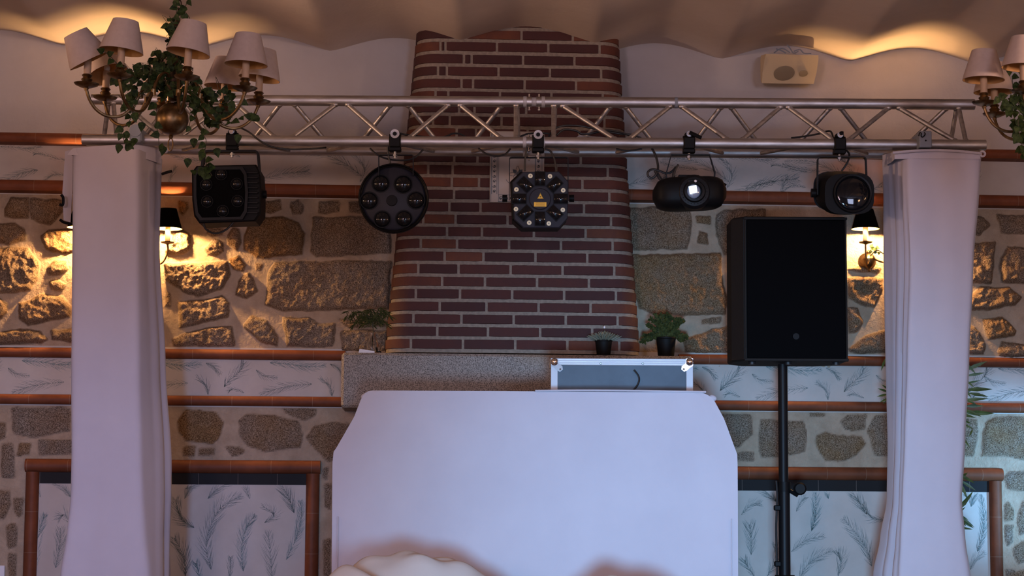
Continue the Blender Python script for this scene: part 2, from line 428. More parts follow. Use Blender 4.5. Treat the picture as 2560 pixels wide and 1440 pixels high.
UP = [  # (outline, ochre, how far it stands proud)
 (Z1((30, 440), (70, 372), (172, 372), (175, 497), (80, 492), (30, 480)), .5, .03), (Z1((182, 378), (370, 385), (378, 450), (300, 535), (185, 500)), .35, .03),
 (Z1((-60, 530), (90, 525), (155, 560), (150, 625), (60, 645), (-60, 630)), .4, .04), (Z1((250, 600), (290, 565), (450, 560), (450, 700), (370, 705), (280, 680)), .5, .05),
 (Z1((-90, 700), (0, 675), (170, 672), (232, 760), (232, 850), (180, 920), (60, 945), (-80, 930)), .25, .05), (Z1((285, 790), (330, 750), (400, 750), (410, 800), (360, 830), (290, 830)), .3, .04),
 (Z1((300, 880), (350, 865), (390, 890), (370, 925), (310, 920)), .4, .035), (Z1((-60, 980), (0, 980), (45, 1010), (45, 1060), (0, 1095), (-60, 1090)), .4, .04),
 (Z1((110, 1000), (180, 985), (250, 945), (380, 970), (425, 1030), (415, 1085), (170, 1130), (120, 1090)), .35, .05),
 (Z1((-60, 1200), (120, 1160), (230, 1175), (280, 1220), (250, 1245), (-60, 1245)), .4, .045), (Z1((310, 1170), (460, 1160), (460, 1245), (320, 1215)), .4, .035),
 (Z1((470, 560), (640, 540), (700, 600), (690, 700), (520, 720), (470, 660)), .4, .04), (Z1((500, 800), (700, 760), (880, 800), (860, 920), (560, 930)), .3, .04),
 (Z1((720, 600), (900, 580), (930, 680), (800, 730), (730, 700)), .3, .04), (Z1((520, 1010), (900, 980), (930, 1100), (560, 1120)), .3, .04), (Z1((540, 1170), (900, 1160), (940, 1250), (560, 1250)), .3, .03),
 (Z1((520, 400), (900, 390), (920, 500), (560, 510)), .3, .03),
 (Z1((1080, 395), (1130, 395), (1135, 440), (1095, 480), (1075, 450)), .5, .02),
 (Z1((1050, 580), (1090, 562), (1145, 600), (1140, 680), (1090, 705), (1010, 710), (1000, 690), (1030, 630)), .3, .055), (Z1((1235, 680), (1290, 622), (1335, 645), (1345, 690), (1300, 720), (1250, 705)), .3, .035),
 (Z1((1370, 600), (1400, 553), (1435, 560), (1445, 640), (1420, 685), (1370, 650)), .4, .03), (Z1((1250, 560), (1290, 540), (1340, 560), (1330, 590), (1270, 600), (1240, 585)), .4, .015),
 (Z1((1595, 395), (1680, 385), (1690, 440), (1620, 465), (1590, 450)), .5, .015), (Z1((1750, 400), (1790, 388), (1825, 420), (1810, 460), (1760, 465), (1745, 430)), .3, .015),
 (Z1((1915, 395), (2030, 390), (2035, 450), (1960, 465), (1915, 455)), .1, .015), (Z1((2095, 400), (2160, 395), (2160, 460), (2100, 450)), .1, .015),
 (Z1((1470, 600), (1500, 510), (1600, 490), (1700, 485), (1790, 520), (1825, 590), (1810, 710), (1650, 725), (1540, 730), (1465, 680)), .85, .035),
 (Z1((1880, 490), (2330, 485), (2340, 700), (1900, 722), (1870, 690)), .0, .022),
 (Z1((995, 770), (1100, 760), (1360, 760), (1390, 830), (1330, 920), (1190, 965), (1110, 935), (1000, 860)), .2, .05),
 (Z1((1380, 740), (1430, 725), (1475, 775), (1460, 810), (1400, 800)), .9, .025), (Z1((1430, 870), (1490, 825), (1530, 880), (1545, 930), (1480, 975), (1420, 950)), .4, .04),
 (Z1((1540, 775), (1575, 775), (1565, 810), (1540, 805)), .3, .01),
 (Z1((1610, 830), (1650, 760), (2160, 752), (2345, 756), (2330, 1035), (2160, 1035), (1700, 1050), (1600, 1010)), .12, .028),
 (Z1((1075, 1000), (1200, 990), (1330, 960), (1380, 1000), (1370, 1080), (1270, 1110), (1080, 1150)), .3, .04),
 (Z1((1035, 1220), (1140, 1180), (1260, 1150), (1390, 1145), (1415, 1260), (1040, 1262)), .25, .035), (Z1((1465, 1140), (1510, 1080), (1600, 1110), (1660, 1200), (1665, 1262), (1570, 1240)), .2, .03),
 (Z1((1700, 1090), (1850, 1095), (1930, 1130), (2010, 1125), (2000, 1260), (1720, 1262)), .05, .03), (Z1((2050, 1175), (2200, 1165), (2320, 1170), (2320, 1288), (2050, 1288)), .05, .025),
 (Z1((2035, 1100), (2100, 1112), (2190, 1100), (2330, 1120), (2320, 1140), (2100, 1145)), .2, .015), (Z1((1000, 930), (1025, 950), (1020, 1020), (990, 1020)), .3, .03),
 # right of the chimney
 (Z5((20, 820), (250, 815), (420, 830), (430, 960), (400, 1080), (60, 1085), (20, 1000)), .25, .025), (Z5((465, 875), (550, 875), (545, 920), (470, 915)), .5, .01), (Z5((480, 965), (530, 985), (535, 1050), (470, 1040)), .6, .02),
 (Z5((595, 860), (640, 835), (900, 830), (900, 1115), (640, 1115), (595, 1000)), .05, .025),
 ([(1575, 640), (1800, 633), (1806, 710), (1817, 750), (1812, 785), (1640, 787), (1600, 770), (1570, 700)], .55, .028), (Z4((265, 850), (400, 835), (395, 870), (270, 880)), .4, .01),
 (Z4((140, 1000), (330, 930), (500, 890), (560, 900), (560, 1085), (150, 1080)), .45, .035), (Z4((460, 520), (700, 500), (720, 780), (470, 800)), .2, .03), (Z4((760, 400), (1100, 380), (1150, 600), (780, 640)), .2, .03), (Z4((780, 700), (1200, 680), (1240, 900), (800, 940)), .3, .03), (Z4((700, 980), (1200, 960), (1230, 1080), (700, 1085)), .3, .03),
 (Z4((1310, 560), (1380, 545), (1550, 560), (1550, 640), (1490, 765), (1400, 740), (1310, 700)), .45, .05), (Z4((1310, 490), (1400, 470), (1540, 480), (1510, 520), (1420, 512), (1320, 500)), .4, .03),
 (Z4((1310, 770), (1370, 770), (1405, 870), (1370, 940), (1310, 950)), .3, .035), (Z4((1310, 1060), (1450, 960), (1600, 925), (1620, 1080), (1400, 1092), (1320, 1080)), .4, .05),
 (Z4((1620, 300), (1900, 280), (1950, 450), (1700, 500)), .3, .04), (Z4((1650, 560), (2050, 540), (2080, 700), (1680, 730)), .3, .04), (Z4((1680, 800), (2050, 790), (2080, 1000), (1700, 1020)), .3, .04), (Z4((1620, 100), (2000, 90), (2000, 220), (1650, 230)), .3, .03),
 (Z4((2200, 110), (2270, 130), (2310, 180), (2240, 245), (2170, 235)), .3, .03), (Z4((2370, 110), (2600, 112), (2600, 240), (2400, 230)), .1, .025), (Z4((2170, 310), (2350, 305), (2335, 470), (2320, 590), (2160, 590)), .2, .05),
 (Z4((2400, 400), (2440, 330), (2560, 340), (2600, 400), (2590, 590), (2400, 580), (2390, 480)), .15, .045), (Z4((2160, 690), (2250, 620), (2450, 630), (2540, 690), (2490, 745), (2300, 782), (2160, 780)), .35, .055),
 (Z4((2265, 850), (2400, 840), (2500, 930), (2490, 960), (2310, 990)), .6, .04), (Z4((2150, 870), (2240, 940), (2280, 1030), (2270, 1095), (2150, 1090)), .2, .04), (Z4((2370, 1075), (2400, 1005), (2560, 1040), (2600, 1110), (2380, 1112)), .4, .04)]
LO = [(Z2((70, 400), (440, 395), (430, 540), (200, 575), (90, 545)), .0, .010), (Z2((-60, 480), (30, 490), (35, 580), (-40, 600)), .3, .01), (Z2((15, 620), (80, 620), (90, 830), (10, 830)), .0, .01),
 (Z2((125, 620), (185, 625), (180, 680), (110, 690)), .6, .01), (Z2((250, 600), (470, 600), (470, 680), (250, 685)), .0, .01), (Z2((-60, 900), (60, 910), (65, 1000), (20, 1080), (-40, 1080)), .2, .01),
 (Z2((95, 960), (140, 960), (140, 1060), (110, 1080), (85, 1020)), .2, .01), (Z2((45, 1130), (90, 1110), (105, 1170), (95, 1250), (55, 1265), (40, 1200)), .3, .01), (Z2((60, 1300), (95, 1310), (90, 1440), (60, 1440)), .2, .01),
 (Z2((500, 410), (800, 400), (980, 440), (960, 600), (700, 640), (520, 600)), .1, .01),
 (Z2((1105, 480), (1160, 410), (1250, 415), (1340, 430), (1385, 490), (1360, 570), (1320, 615), (1160, 600), (1110, 540)), .85, .016),
 (Z2((1485, 480), (1530, 440), (1700, 445), (1850, 480), (1875, 560), (1860, 640), (1640, 665), (1540, 625), (1490, 560)), .3, .012), (Z2((1755, 400), (1970, 400), (1960, 440), (1890, 470), (1770, 430)), .2, .01),
 (Z2((1905, 580), (1950, 510), (2040, 490), (2150, 500), (2250, 600), (2150, 700), (2040, 720), (1960, 650)), .3, .012), (Z2((1130, 635), (1210, 635), (1200, 690), (1140, 690)), .4, .01), (Z2((1240, 650), (1330, 655), (1330, 690), (1240, 690)), .3, .01),
 (Z2((1405, 640), (1450, 632), (1515, 660), (1500, 685), (1440, 700)), .3, .01), (Z2((2005, 770), (2035, 770), (2030, 840), (2005, 830)), .1, .01), (Z2((2015, 870), (2050, 870), (2050, 1030), (2020, 1000)), .3, .01), (Z2((2010, 1220), (2050, 1210), (2050, 1440), (2010, 1440)), .3, .01),
 (Z6((300, 440), (540, 440), (545, 560), (460, 640), (300, 600)), .1, .012), (Z6((600, 470), (720, 475), (860, 480), (885, 560), (870, 660), (700, 700), (600, 700), (590, 580)), .15, .012), (Z6((440, 680), (555, 675), (550, 720), (440, 720)), .0, .01),
 (Z6((945, 570), (1000, 545), (1080, 570), (1220, 575), (1245, 620), (1190, 690), (1110, 720), (1000, 720), (950, 640)), .45, .012), (Z6((1095, 480), (1140, 445), (1250, 440), (1240, 520), (1170, 540), (1120, 525)), .3, .01),
 (Z6((1265, 540), (1310, 450), (1450, 440), (1450, 700), (1300, 690)), .2, .012), (Z6((905, 430), (1000, 430), (990, 450), (910, 450)), .3, .01), (Z6((1850, 470), (1940, 470), (1945, 540), (1920, 690), (1850, 690)), .2, .012),
 (Z6((1985, 560), (2000, 490), (2060, 455), (2280, 460), (2280, 720), (2100, 690), (1975, 695)), .35, .014), (Z6((2110, 830), (2150, 800), (2270, 795), (2270, 910), (2130, 895)), .0, .01), (Z6((2115, 1000), (2140, 975), (2165, 1020), (2165, 1090), (2120, 1090)), .1, .01),
 (Z6((2200, 1050), (2234, 980), (2280, 1000), (2280, 1170), (2210, 1180), (2195, 1110)), .0, .01), (Z6((2120, 1130), (2165, 1130), (2165, 1220), (2135, 1245), (2120, 1200)), .0, .01), (Z6((2170, 1270), (2234, 1220), (2280, 1230), (2280, 1340), (2200, 1360), (2170, 1310)), .1, .01), (Z6((2120, 1400), (2180, 1400), (2200, 1480), (2115, 1480)), .0, .01)]
def masonry(name, x0, x1, z0, z1, stones, step, seed, rough, skip=None):
    nx, nz = int((x1 - x0) / step) + 1, int((z1 - z0) / step) + 1
    xs, zs = np.linspace(x0, x1, nx), np.linspace(z0, z1, nz)
    X, Z = np.meshgrid(xs, zs)
    wob = (fbm(X, Z, .05, seed, 4) - .5) * .030
    depth = (fbm(X, Z, .25, seed + 9, 3) - .5) * .012 + (fbm(X, Z, .03, seed + 5, 3) - .5) * .003
    mask = np.zeros_like(X); tint = np.zeros_like(X)
    allst = [([(onwall(a, b).x, onwall(a, b).z) for a, b in p], t, h) for p, t, h in stones]
    # plain stones out of the frame on both sides
    rr = random.Random(seed)
    lx, rx = wallx(-25), wallx(2600)
    zz = z0 + .1
    while zz < z1 - .05:
        for a, b in ((x0, lx - .1), (rx + .1, x1)):
            xx = a + rr.uniform(.05, .15)
            while xx < b - .1:
                w_, h_ = rr.uniform(.07, .14), rr.uniform(.05, .08)
                allst.append(([(xx + w_ + w_ * cos(t) * rr.uniform(.85, 1.1), zz + h_ * sin(t) * rr.uniform(.85, 1.1)) for t in [k * PI / 4 for k in range(8)]], rr.random() * .6, stones[0][2] * 1.0))
                xx += 2 * w_ + rr.uniform(.03, .07)
        zz += .19
    if z0 < .3:   # low part of the wall, below the frame
        for xx in np.arange(lx, rx, .3):
            for zz in (.12, .30, .46):
                w_ = rr.uniform(.08, .12)
                allst.append(([(xx + w_ * cos(t) * rr.uniform(.85, 1.1), zz + .065 * sin(t) * rr.uniform(.85, 1.1)) for t in [k * PI / 4 for k in range(8)]], rr.random() * .4, .01))
    for i, (poly, t_, h_) in enumerate(allst):
        P = np.array(poly); lo, hi = P.min(0) - .02, P.max(0) + .02
        i0, i1 = np.searchsorted(xs, lo[0]), np.searchsorted(xs, hi[0]); j0, j1 = np.searchsorted(zs, lo[1]), np.searchsorted(zs, hi[1])
        if i1 <= i0 or j1 <= j0: continue
        x, z = X[j0:j1, i0:i1], Z[j0:j1, i0:i1]
        d2 = np.full(x.shape, 1e9); ins = np.zeros(x.shape, bool)
        for k in range(len(P)):
            a, b = P[k], P[(k + 1) % len(P)]; e = b - a
            tt = np.clip(((x - a[0]) * e[0] + (z - a[1]) * e[1]) / (e @ e + 1e-12), 0, 1)
            d2 = np.minimum(d2, (x - a[0] - tt * e[0]) ** 2 + (z - a[1] - tt * e[1]) ** 2)
            c = ((a[1] > z) != (b[1] > z)) & (x < (b[0] - a[0]) * (z - a[1]) / (b[1] - a[1] + 1e-12) + a[0])
            ins ^= c
        d = np.sqrt(d2) * np.where(ins, 1, -1) + wob[j0:j1, i0:i1] * .6 + .004
        s_ = np.clip(d / .022, 0, 1); s_ = s_ * (2 - s_)
        facet = (fbm(x, z, .09, seed + 31 * i, 3, .6) - .5) * 2
        grain = (fbm(x, z, .022, seed + 77 * i, 3, .65) - .5) * 2
        up = s_ * (h_ * (.75 + rough * .45 * facet + rough * .25 * grain) + .004 * grain)
        depth[j0:j1, i0:i1] = np.where(d > 0, np.maximum(depth[j0:j1, i0:i1] * (1 - s_) + up, depth[j0:j1, i0:i1] * .5), depth[j0:j1, i0:i1])
        mk_ = np.clip(d / .006 + .3, 0, 1)
        mask[j0:j1, i0:i1] = np.maximum(mask[j0:j1, i0:i1], mk_)
        tint[j0:j1, i0:i1] = np.where(mk_ > 0, t_, tint[j0:j1, i0:i1])
    Y = -np.clip(depth, -.01, .08)
    V = np.stack([X, Y, Z], -1).reshape(-1, 3)
    q = (np.arange(nz - 1)[:, None] * nx + np.arange(nx - 1)[None]).ravel()
    Fq = np.stack([q, q + 1, q + nx + 1, q + nx], 1)
    me = bpy.data.meshes.new(name)
    me.vertices.add(len(V)); me.vertices.foreach_set('co', V.ravel())
    me.loops.add(Fq.size); me.loops.foreach_set('vertex_index', Fq.ravel())
    me.polygons.add(len(Fq)); me.polygons.foreach_set('loop_start', np.arange(len(Fq)) * 4); me.polygons.foreach_set('loop_total', np.full(len(Fq), 4))
    me.update(calc_edges=True)
    me.polygons.foreach_set('use_smooth', np.ones(len(Fq), bool))
    me.attributes.new('stone', 'FLOAT', 'POINT').data.foreach_set('value', mask.ravel())
    me.attributes.new('tint', 'FLOAT', 'POINT').data.foreach_set('value', tint.ravel())
    me.materials.append(M['masonry']); me.validate()
    o = bpy.data.objects.new(name, me); COL.objects.link(o); o.parent = wall
    return o
masonry('stone_band', XL, XR, RAIL[2][1] - .01, RAIL[1][0] + .01, UP, .0045, 3, 1.0)
masonry('lower_stone_band', XL, XR, 0, RAIL[3][1] + .01, LO, .008, 40, .5)

# --- wallpaper: ground sheet with brushed feather fronds printed on it
class Paper:
    def __init__(s, y): s.mb = MB(); s.y = y; s.k = 0
    def rect(s, x0, x1, z0, z1): s.mb.box(((x0 + x1) / 2, s.y + .03, (z0 + z1) / 2), (x1 - x0, .06, z1 - z0), 'paper'); s.r = (x0, x1, z0, z1)
    def seg(s, a, b, wd, m):
        x0, x1, z0, z1 = s.r
        if not (x0 < a[0] < x1 and x0 < b[0] < x1 and z0 < a[1] < z1 and z0 < b[1] < z1): return
        dx, dz = b[0] - a[0], b[1] - a[1]; l = math.hypot(dx, dz) or 1; nx, nz = -dz / l * wd, dx / l * wd
        y = s.y - .0006
        s.mb.add([(a[0] - nx, y, a[1] - nz), (a[0] + nx, y, a[1] + nz), (b[0] + nx * .25, y, b[1] + nz * .25), (b[0] - nx * .25, y, b[1] - nz * .25)], [(0, 1, 2, 3)], m)
    def feather(s, pts, wid, n, seed=0, m='frond', wd=.0009, ang=.50):
        """pts: quill from root to tip in photo pixels; barbs sweep towards the tip"""
        r = random.Random(seed)
        P = spline([Vector((onwall(a, b, s.y).x, 0, onwall(a, b, s.y).z)) for a, b in pts], 12)
        s_ = wid / 508.0
        for i in range(0, len(P) - 1):
            s.seg((P[i].x, P[i].z), (P[i + 1].x, P[i + 1].z), wd * 1.1, m)
        for k in range(n):
            t = k / n * (len(P) - 2) + r.uniform(-.3, .3); t = max(0, min(len(P) - 2.01, t)); i = int(t); f = t - i
            p = P[i].lerp(P[i + 1], f); d = (P[i + 1] - P[i]).normalized()
            u = t / (len(P) - 1); ln = s_ * (math.sin(PI * min(1, u * .9 + .12)) ** .6) * r.uniform(.7, 1.12)
            for sd in (-1, 1):
                if r.random() < .12: continue
                a_ = ang + r.uniform(-.16, .16)
                v = Vector((d.x * cos(a_) - sd * d.z * sin(a_), 0, d.z * cos(a_) + sd * d.x * sin(a_)))
                q = p + v * ln * .55; v2 = (v + d * .35).normalized(); e = q + v2 * ln * .5
                s.seg((p.x, p.z), (q.x, q.z), wd, m); s.seg((q.x, q.z), (e.x, e.z), wd * .8, m)
    def done(s, name): return s.mb.build(name, wall, smooth=0, fix=False)
pa = Paper(-.004); pa.rect(XL, XR, RAIL[1][1] - .005, RAIL[0][0] + .01)
base = [([(95, 425), (60, 432), (20, 448), (-20, 470)], 34, 30), ([(-20, 366), (40, 368), (75, 372), (105, 366)], 20, 22), ([(175, 402), (140, 396), (100, 384), (84, 386)], 16, 20), ([(170, 440), (135, 436), (110, 452)], 16, 14)]
base2 = [([(905, 440), (860, 408), (800, 384), (735, 384)], 30, 34), ([(900, 455), (912, 420), (885, 385), (870, 372)], 26, 24), ([(640, 452), (700, 436), (745, 430), (770, 428)], 36, 30), ([(600, 392), (575, 376), (562, 366)], 18, 16), ([(520, 405), (470, 398), (425, 386)], 18, 24), ([(420, 470), (428, 440), (440, 415)], 18, 14)]
for dx in (0, 612 + 0, 1224 - 0): pass
for off in (0, 1224, 1530 + 314): 
    for i, (p, w_, n) in enumerate(base): pa.feather([(x + off, y + off * .0155 * 1) for x, y in p], w_, n, 10 + i)
for off in (0, 918, 1224, 1530):
    for i, (p, w_, n) in enumerate(base2): pa.feather([(x + off, y + off * .0155) for x, y in p], w_, n, 30 + i)
pa.done('feather_wallpaper')
pa = Paper(-.004); pa.rect(XL, XR, RAIL[3][1] - .005, RAIL[2][0] + .01)
P2 = [([(55, 902), (100, 905), (150, 912), (195, 908)], 30, 46, 'frond2'), ([(160, 955), (110, 960), (70, 968), (30, 982)], 32, 26, 'frond'), ([(250, 965), (262, 950), (290, 925), (300, 905)], 36, 26, 'frond'), ([(210, 985), (205, 960), (180, 940)], 22, 18, 'frond')]
P2 += [([(205, 905), (225, 915), (240, 935)], 20, 16, 'frond'), ([(20, 920), (40, 935), (75, 940)], 18, 14, 'frond'), ([(300, 980), (275, 970), (262, 975)], 16, 12, 'frond')]
for off in (-310, 0, 310, 620, 930, 1240, 1550, 1860, 2170, 2440):
    for i, (p, w_, n, m_) in enumerate(P2): pa.feather([(x + off, y + off * .008) for x, y in p], w_, n, 50 + i + off, m_)
pa.done('lower_feather_wallpaper')

# --- terracotta rails
def rail(name, x0, x1, z0, z1, dep=.045):
    zc, h = (z0 + z1) / 2, (z0 - z1) / 2
    prof = [(0, -h), (-.022, -h), (-dep + .006, -h + .004), (-dep, -h * .45), (-dep - .003, 0), (-dep, h * .5), (-dep + .010, h * .85), (-dep + .024, h), (0, h)]
    mb = MB(); mb.loft([[Vector((x, y, zc + z)) for y, z in prof] for x in (x0, x1)], 'tile_x')
    o = mb.build(name, smooth=50); o['kind'] = 'structure'
CHL, CHR = wallx(960, 860), wallx(1604, 860)
MXL, MXR = wallx(853, 950, -.42), wallx(1733, 950, -.42)
rail('trim_1', XL, XR, *RAIL[0], .085); rail('trim_2', XL, XR, *RAIL[1], .085)
rail('trim_3', XL, MXL + .01, *RAIL[2]); rail('trim_4', MXR - .01, XR, *RAIL[2])
rail('trim_5', XL, MXL + .01, *RAIL[3]); rail('trim_6', MXR - .01, XR, *RAIL[3])

# --- the two papered blind windows with tile frames
def niche(n, pxl, pxr, row_l, seedlist, f_out):
    zt = wallz(row_l, pxl); xl, xr = wallx(pxl, 1300), wallx(pxr, 1300); t = .064
    root = bpy.data.objects.new('window_%d' % n, None); COL.objects.link(root); root['kind'] = 'structure'
    fr = MB(); h = t / 2
    def prof(c, sgn): return [(0, -h), (-.02, -h), (-.042, -h * .6), (-.048, 0), (-.042, h * .6), (-.02, h), (0, h)]
    fr.loft([[Vector((x, y, zt - h + z)) for y, z in prof(0, 1)] for x in (xl - .004, xr + .004)], 'tile_x')
    fr.build('frame_head', root, smooth=50)
    for x in (xl + h, xr - h):
        f2 = MB(); f2.loft([[Vector((x + z, y * .96, zz)) for y, z in prof(0, 1)] for zz in (.12, zt - t + .002)], 'tile_z'); f2.build('frame_jamb', root, smooth=50)
    bt = MB(); bt.box(((xl + xr) / 2, -.008, zt - t - .027), (xr - xl - 2 * t, .016, .054), 'blacktile'); bt.build('black_tile_lintel', root, smooth=0)
    pa = Paper(-.014); pa.mb = MB(); pa.rect(xl + t, xr - t, .12, zt - t - .052)
    for i, (p, w_, nn, m_) in enumerate(seedlist): pa.feather(p, w_, nn, 90 + i, m_, wd=.0008)
    pa.mb.build('feather_wallpaper', root, smooth=0, fix=False)
    sl = MB(); sl.box(((xl + xr) / 2, -.05, .09), (xr - xl, .1, .06), 'tile_x', ch=.01); sl.build('window_sill', root)
A = lambda *p: Z2(*p)
niche(1, 63, 797, 1147, [
 (A((1310, 1400), (1280, 1230), (1360, 1030), (1500, 940)), 46, 60, 'frond'), (A((1510, 1410), (1500, 1270), (1530, 1140), (1585, 1060)), 34, 70, 'frond2'), (A((1690, 1460), (1680, 1330), (1665, 1160)), 40, 34, 'frond'),
 (A((1775, 1340), (1840, 1200), (1870, 1080), (1865, 970)), 34, 70, 'frond2'), (A((1825, 1050), (1790, 950), (1735, 850)), 40, 44, 'frond'), (A((1145, 960), (1180, 890), (1210, 840)), 30, 26, 'frond'), (A((1150, 900), (1200, 880), (1280, 855)), 18, 18, 'frond'),
 (A((1205, 1140), (1120, 1080), (1090, 960)), 36, 44, 'frond'), (A((1150, 1440), (1140, 1320), (1080, 1200)), 44, 50, 'frond'), (A((1290, 960), (1350, 900), (1440, 850)), 28, 26, 'frond'), (A((1550, 960), (1530, 900), (1520, 850)), 26, 14, 'frond'), (A((1250, 1480), (1230, 1400), (1215, 1360)), 26, 30, 'frond2'),
 (A((1425, 1460), (1430, 1380), (1430, 1320)), 20, 22, 'frond'), (A((1640, 1110), (1700, 1060), (1620, 1000)), 26, 22, 'frond'), (A((215, 1400), (235, 1200), (280, 1050)), 30, 60, 'frond2'), (A((345, 1390), (370, 1260), (375, 1140)), 34, 30, 'frond'), (A((440, 950), (400, 900), (330, 860)), 26, 22, 'frond'), (A((250, 950), (240, 900), (250, 850)), 14, 10, 'frond'),
 (A((440, 1120), (400, 1060), (360, 1090)), 28, 16, 'frond'), (A((700, 1200), (720, 1000), (760, 900)), 36, 40, 'frond')], 0)
A = lambda *p: Z6(*p)
niche(2, 1768, 2503, 1166, [
 (A((915, 1160), (940, 1060), (940, 900)), 30, 60, 'frond2'), (A((700, 980), (650, 930), (590, 880)), 36, 40, 'frond'), (A((1020, 960), (1010, 920), (990, 885)), 24, 26, 'frond2'), (A((1260, 1060), (1210, 980), (1160, 900)), 40, 44, 'frond'), (A((540, 1310), (540, 1200), (530, 1120)), 40, 30, 'frond'),
 (A((790, 1290), (880, 1220), (1000, 1190)), 30, 26, 'frond'), (A((1290, 1380), (1240, 1240), (1110, 1080)), 44, 50, 'frond'), (A((1380, 1090), (1290, 1080), (1230, 990)), 26, 30, 'frond'), (A((640, 1440), (700, 1330), (690, 1240)), 34, 34, 'frond'), (A((840, 1460), (900, 1360), (1040, 1280)), 36, 36, 'frond'), (A((480, 1060), (540, 1000), (600, 990)), 24, 18, 'frond'),
 (A((560, 1440), (520, 1380), (500, 1340)), 30, 26, 'frond'), (A((1080, 1440), (1100, 1350), (1080, 1290)), 36, 30, 'frond'), (A((820, 1040), (850, 980), (880, 950)), 20, 16, 'frond'),
 (A((1945, 1290), (1985, 1130), (1965, 930)), 26, 80, 'frond2'), (A((1905, 1010), (1920, 950), (1945, 890)), 30, 34, 'frond2'), (A((1890, 960), (1870, 920), (1860, 880)), 24, 20, 'frond2'), (A((1900, 1400), (1930, 1340), (1990, 1290)), 24, 18, 'frond')], 0)

# --- vaulted ceiling: shallow plaster vaults running out from the far wall
V0 = onwall(826, 131).x; V1 = onwall(1803, 144).x
per = (V1 - V0) / 3; zval = (onwall(826, 131).z + onwall(1803, 144).z + onwall(2141, 152).z) / 3
VH = .072
def ceil_profile(x, y):
    u = ((x - V0 - y * tan(YAW)) / per) % 1.0
    a = abs(sin(PI * u)); return zval + VH * (a ** 1.25)
nx, ny = 520, 2
xs = [XL - 1.4 + (XR - XL + 2.8) * i / nx for i in range(nx + 1)]
vs, fs = [], []
for j, y in enumerate((0.06, BACK)):
    for x in xs:
        xx = x + y * tan(YAW)
        vs.append((xx, y, ceil_profile(xx, y)))
for i in range(nx): fs.append((i, i + 1, nx + 2 + i, nx + 1 + i))
c = MB().add(vs, fs, 'ceiling').build('ceiling', smooth=60, fix=False); c['kind'] = 'structure'
cs = MB().box(((XL + XR) / 2, BACK / 2, 3.9), (XR - XL + 3.4, -BACK + .6, .1), 'ceiling').build('ceiling', smooth=0); cs['kind'] = 'structure'

# ------------------------------------------------------------------ brick chimney breast
chim = bpy.data.objects.new('brick_chimney', None); COL.objects.link(chim)
chim.location = (0, 0, 0)
tag(chim, 'tapering dark red brick chimney breast rising from the granite mantel to the ceiling', 'chimney')
PD, RC = .30, .11            # how far it stands out, corner radius
def edge_x(row, side):       # the silhouette edge on the front plane
    t = (row - 100) / 760.0
    return onwall(1043 - 76 * t, row, -PD + RC * .6).x if side < 0 else onwall(1547 + 51 * t, row, -PD + RC * .6).x
ROWZ = lambda row: onwall(1290, row, -PD).z
ZT, ZB = ROWZ(60) + .12, ROWZ(878)
def exz(z, side):
    ra, rb = 100.0, 860.0; za, zb = ROWZ(ra), ROWZ(rb)
    t = (z - za) / (zb - za); return edge_x(ra, side) + (edge_x(rb, side) - edge_x(ra, side)) * t
def path(z, t, off=0.0):
    """t = arc length from the middle of the front; returns x,y on the rounded outline pushed out by off"""
    xl, xr = exz(z, -1), exz(z, 1); cx = (xl + xr) / 2; hw = (xr - xl) / 2
    fl = hw - RC; sg = 1 if t >= 0 else -1; a = abs(t)
    if a <= fl: return (cx + t, -PD - off)
    a -= fl
    if a <= RC * PI / 2:
        th = a / RC; return (cx + sg * (fl + (RC + off) * sin(th)), -PD + RC - (RC + off) * cos(th))
    a -= RC * PI / 2
    return (cx + sg * (hw + off), -PD + RC + a)
def hwid(z): return (exz(z, 1) - exz(z, -1)) / 2
def tmax(z): return hwid(z) - RC + RC * PI / 2 + PD - RC
mb = MB(); nz_, nt = 40, 60; vs = []
for j in range(nz_ + 1):
    z = ZB - .01 + (ZT - ZB + .01) * j / nz_; tm = tmax(z)
    for i in range(nt + 1):
        x, y = path(z, -tm + 2 * tm * i / nt); vs.append((x, min(y, .0), z))
mb.add(vs, [(j * (nt + 1) + i, j * (nt + 1) + i + 1, (j + 1) * (nt + 1) + i + 1, (j + 1) * (nt + 1) + i) for j in range(nz_) for i in range(nt)], 'brickmortar')
mb.build('mortar_face', chim, smooth=60, fix=False)
rb = random.Random(5); vs, fs, tint = [], [], []
def brickpatch(t0, t1, z0, z1, tn, off=.006):
    n = max(2, int((t1 - t0) / .02)); base = len(vs); g = .005
    jit = [rb.uniform(-.0012, .0012) for _ in range(4)]
    for (k, o_, zz) in ((0, -.004, z0), (1, off, z0 + .003 + jit[0]), (2, off, z1 - .003 + jit[1]), (3, -.004, z1)):
        for i in range(n + 1):
            u = i / n; t = t0 + (t1 - t0) * u
            oo = o_ if (0 < i < n) else min(o_, off * .3)
            x, y = path((z0 + z1) / 2, t, oo)
            vs.append((x, y, zz + (rb.uniform(-.0008, .0008))))
    for k in range(3):
        for i in range(n):
            a = base + k * (n + 1) + i; fs.append((a, a + 1, a + n + 2, a + n + 1)); tint.append(tn)
    for e in (0, n):
        fs.append((base + e, base + (n + 1) + e, base + 2 * (n + 1) + e, base + 3 * (n + 1) + e)); tint.append(tn)
S_ = .2505                     # brick module
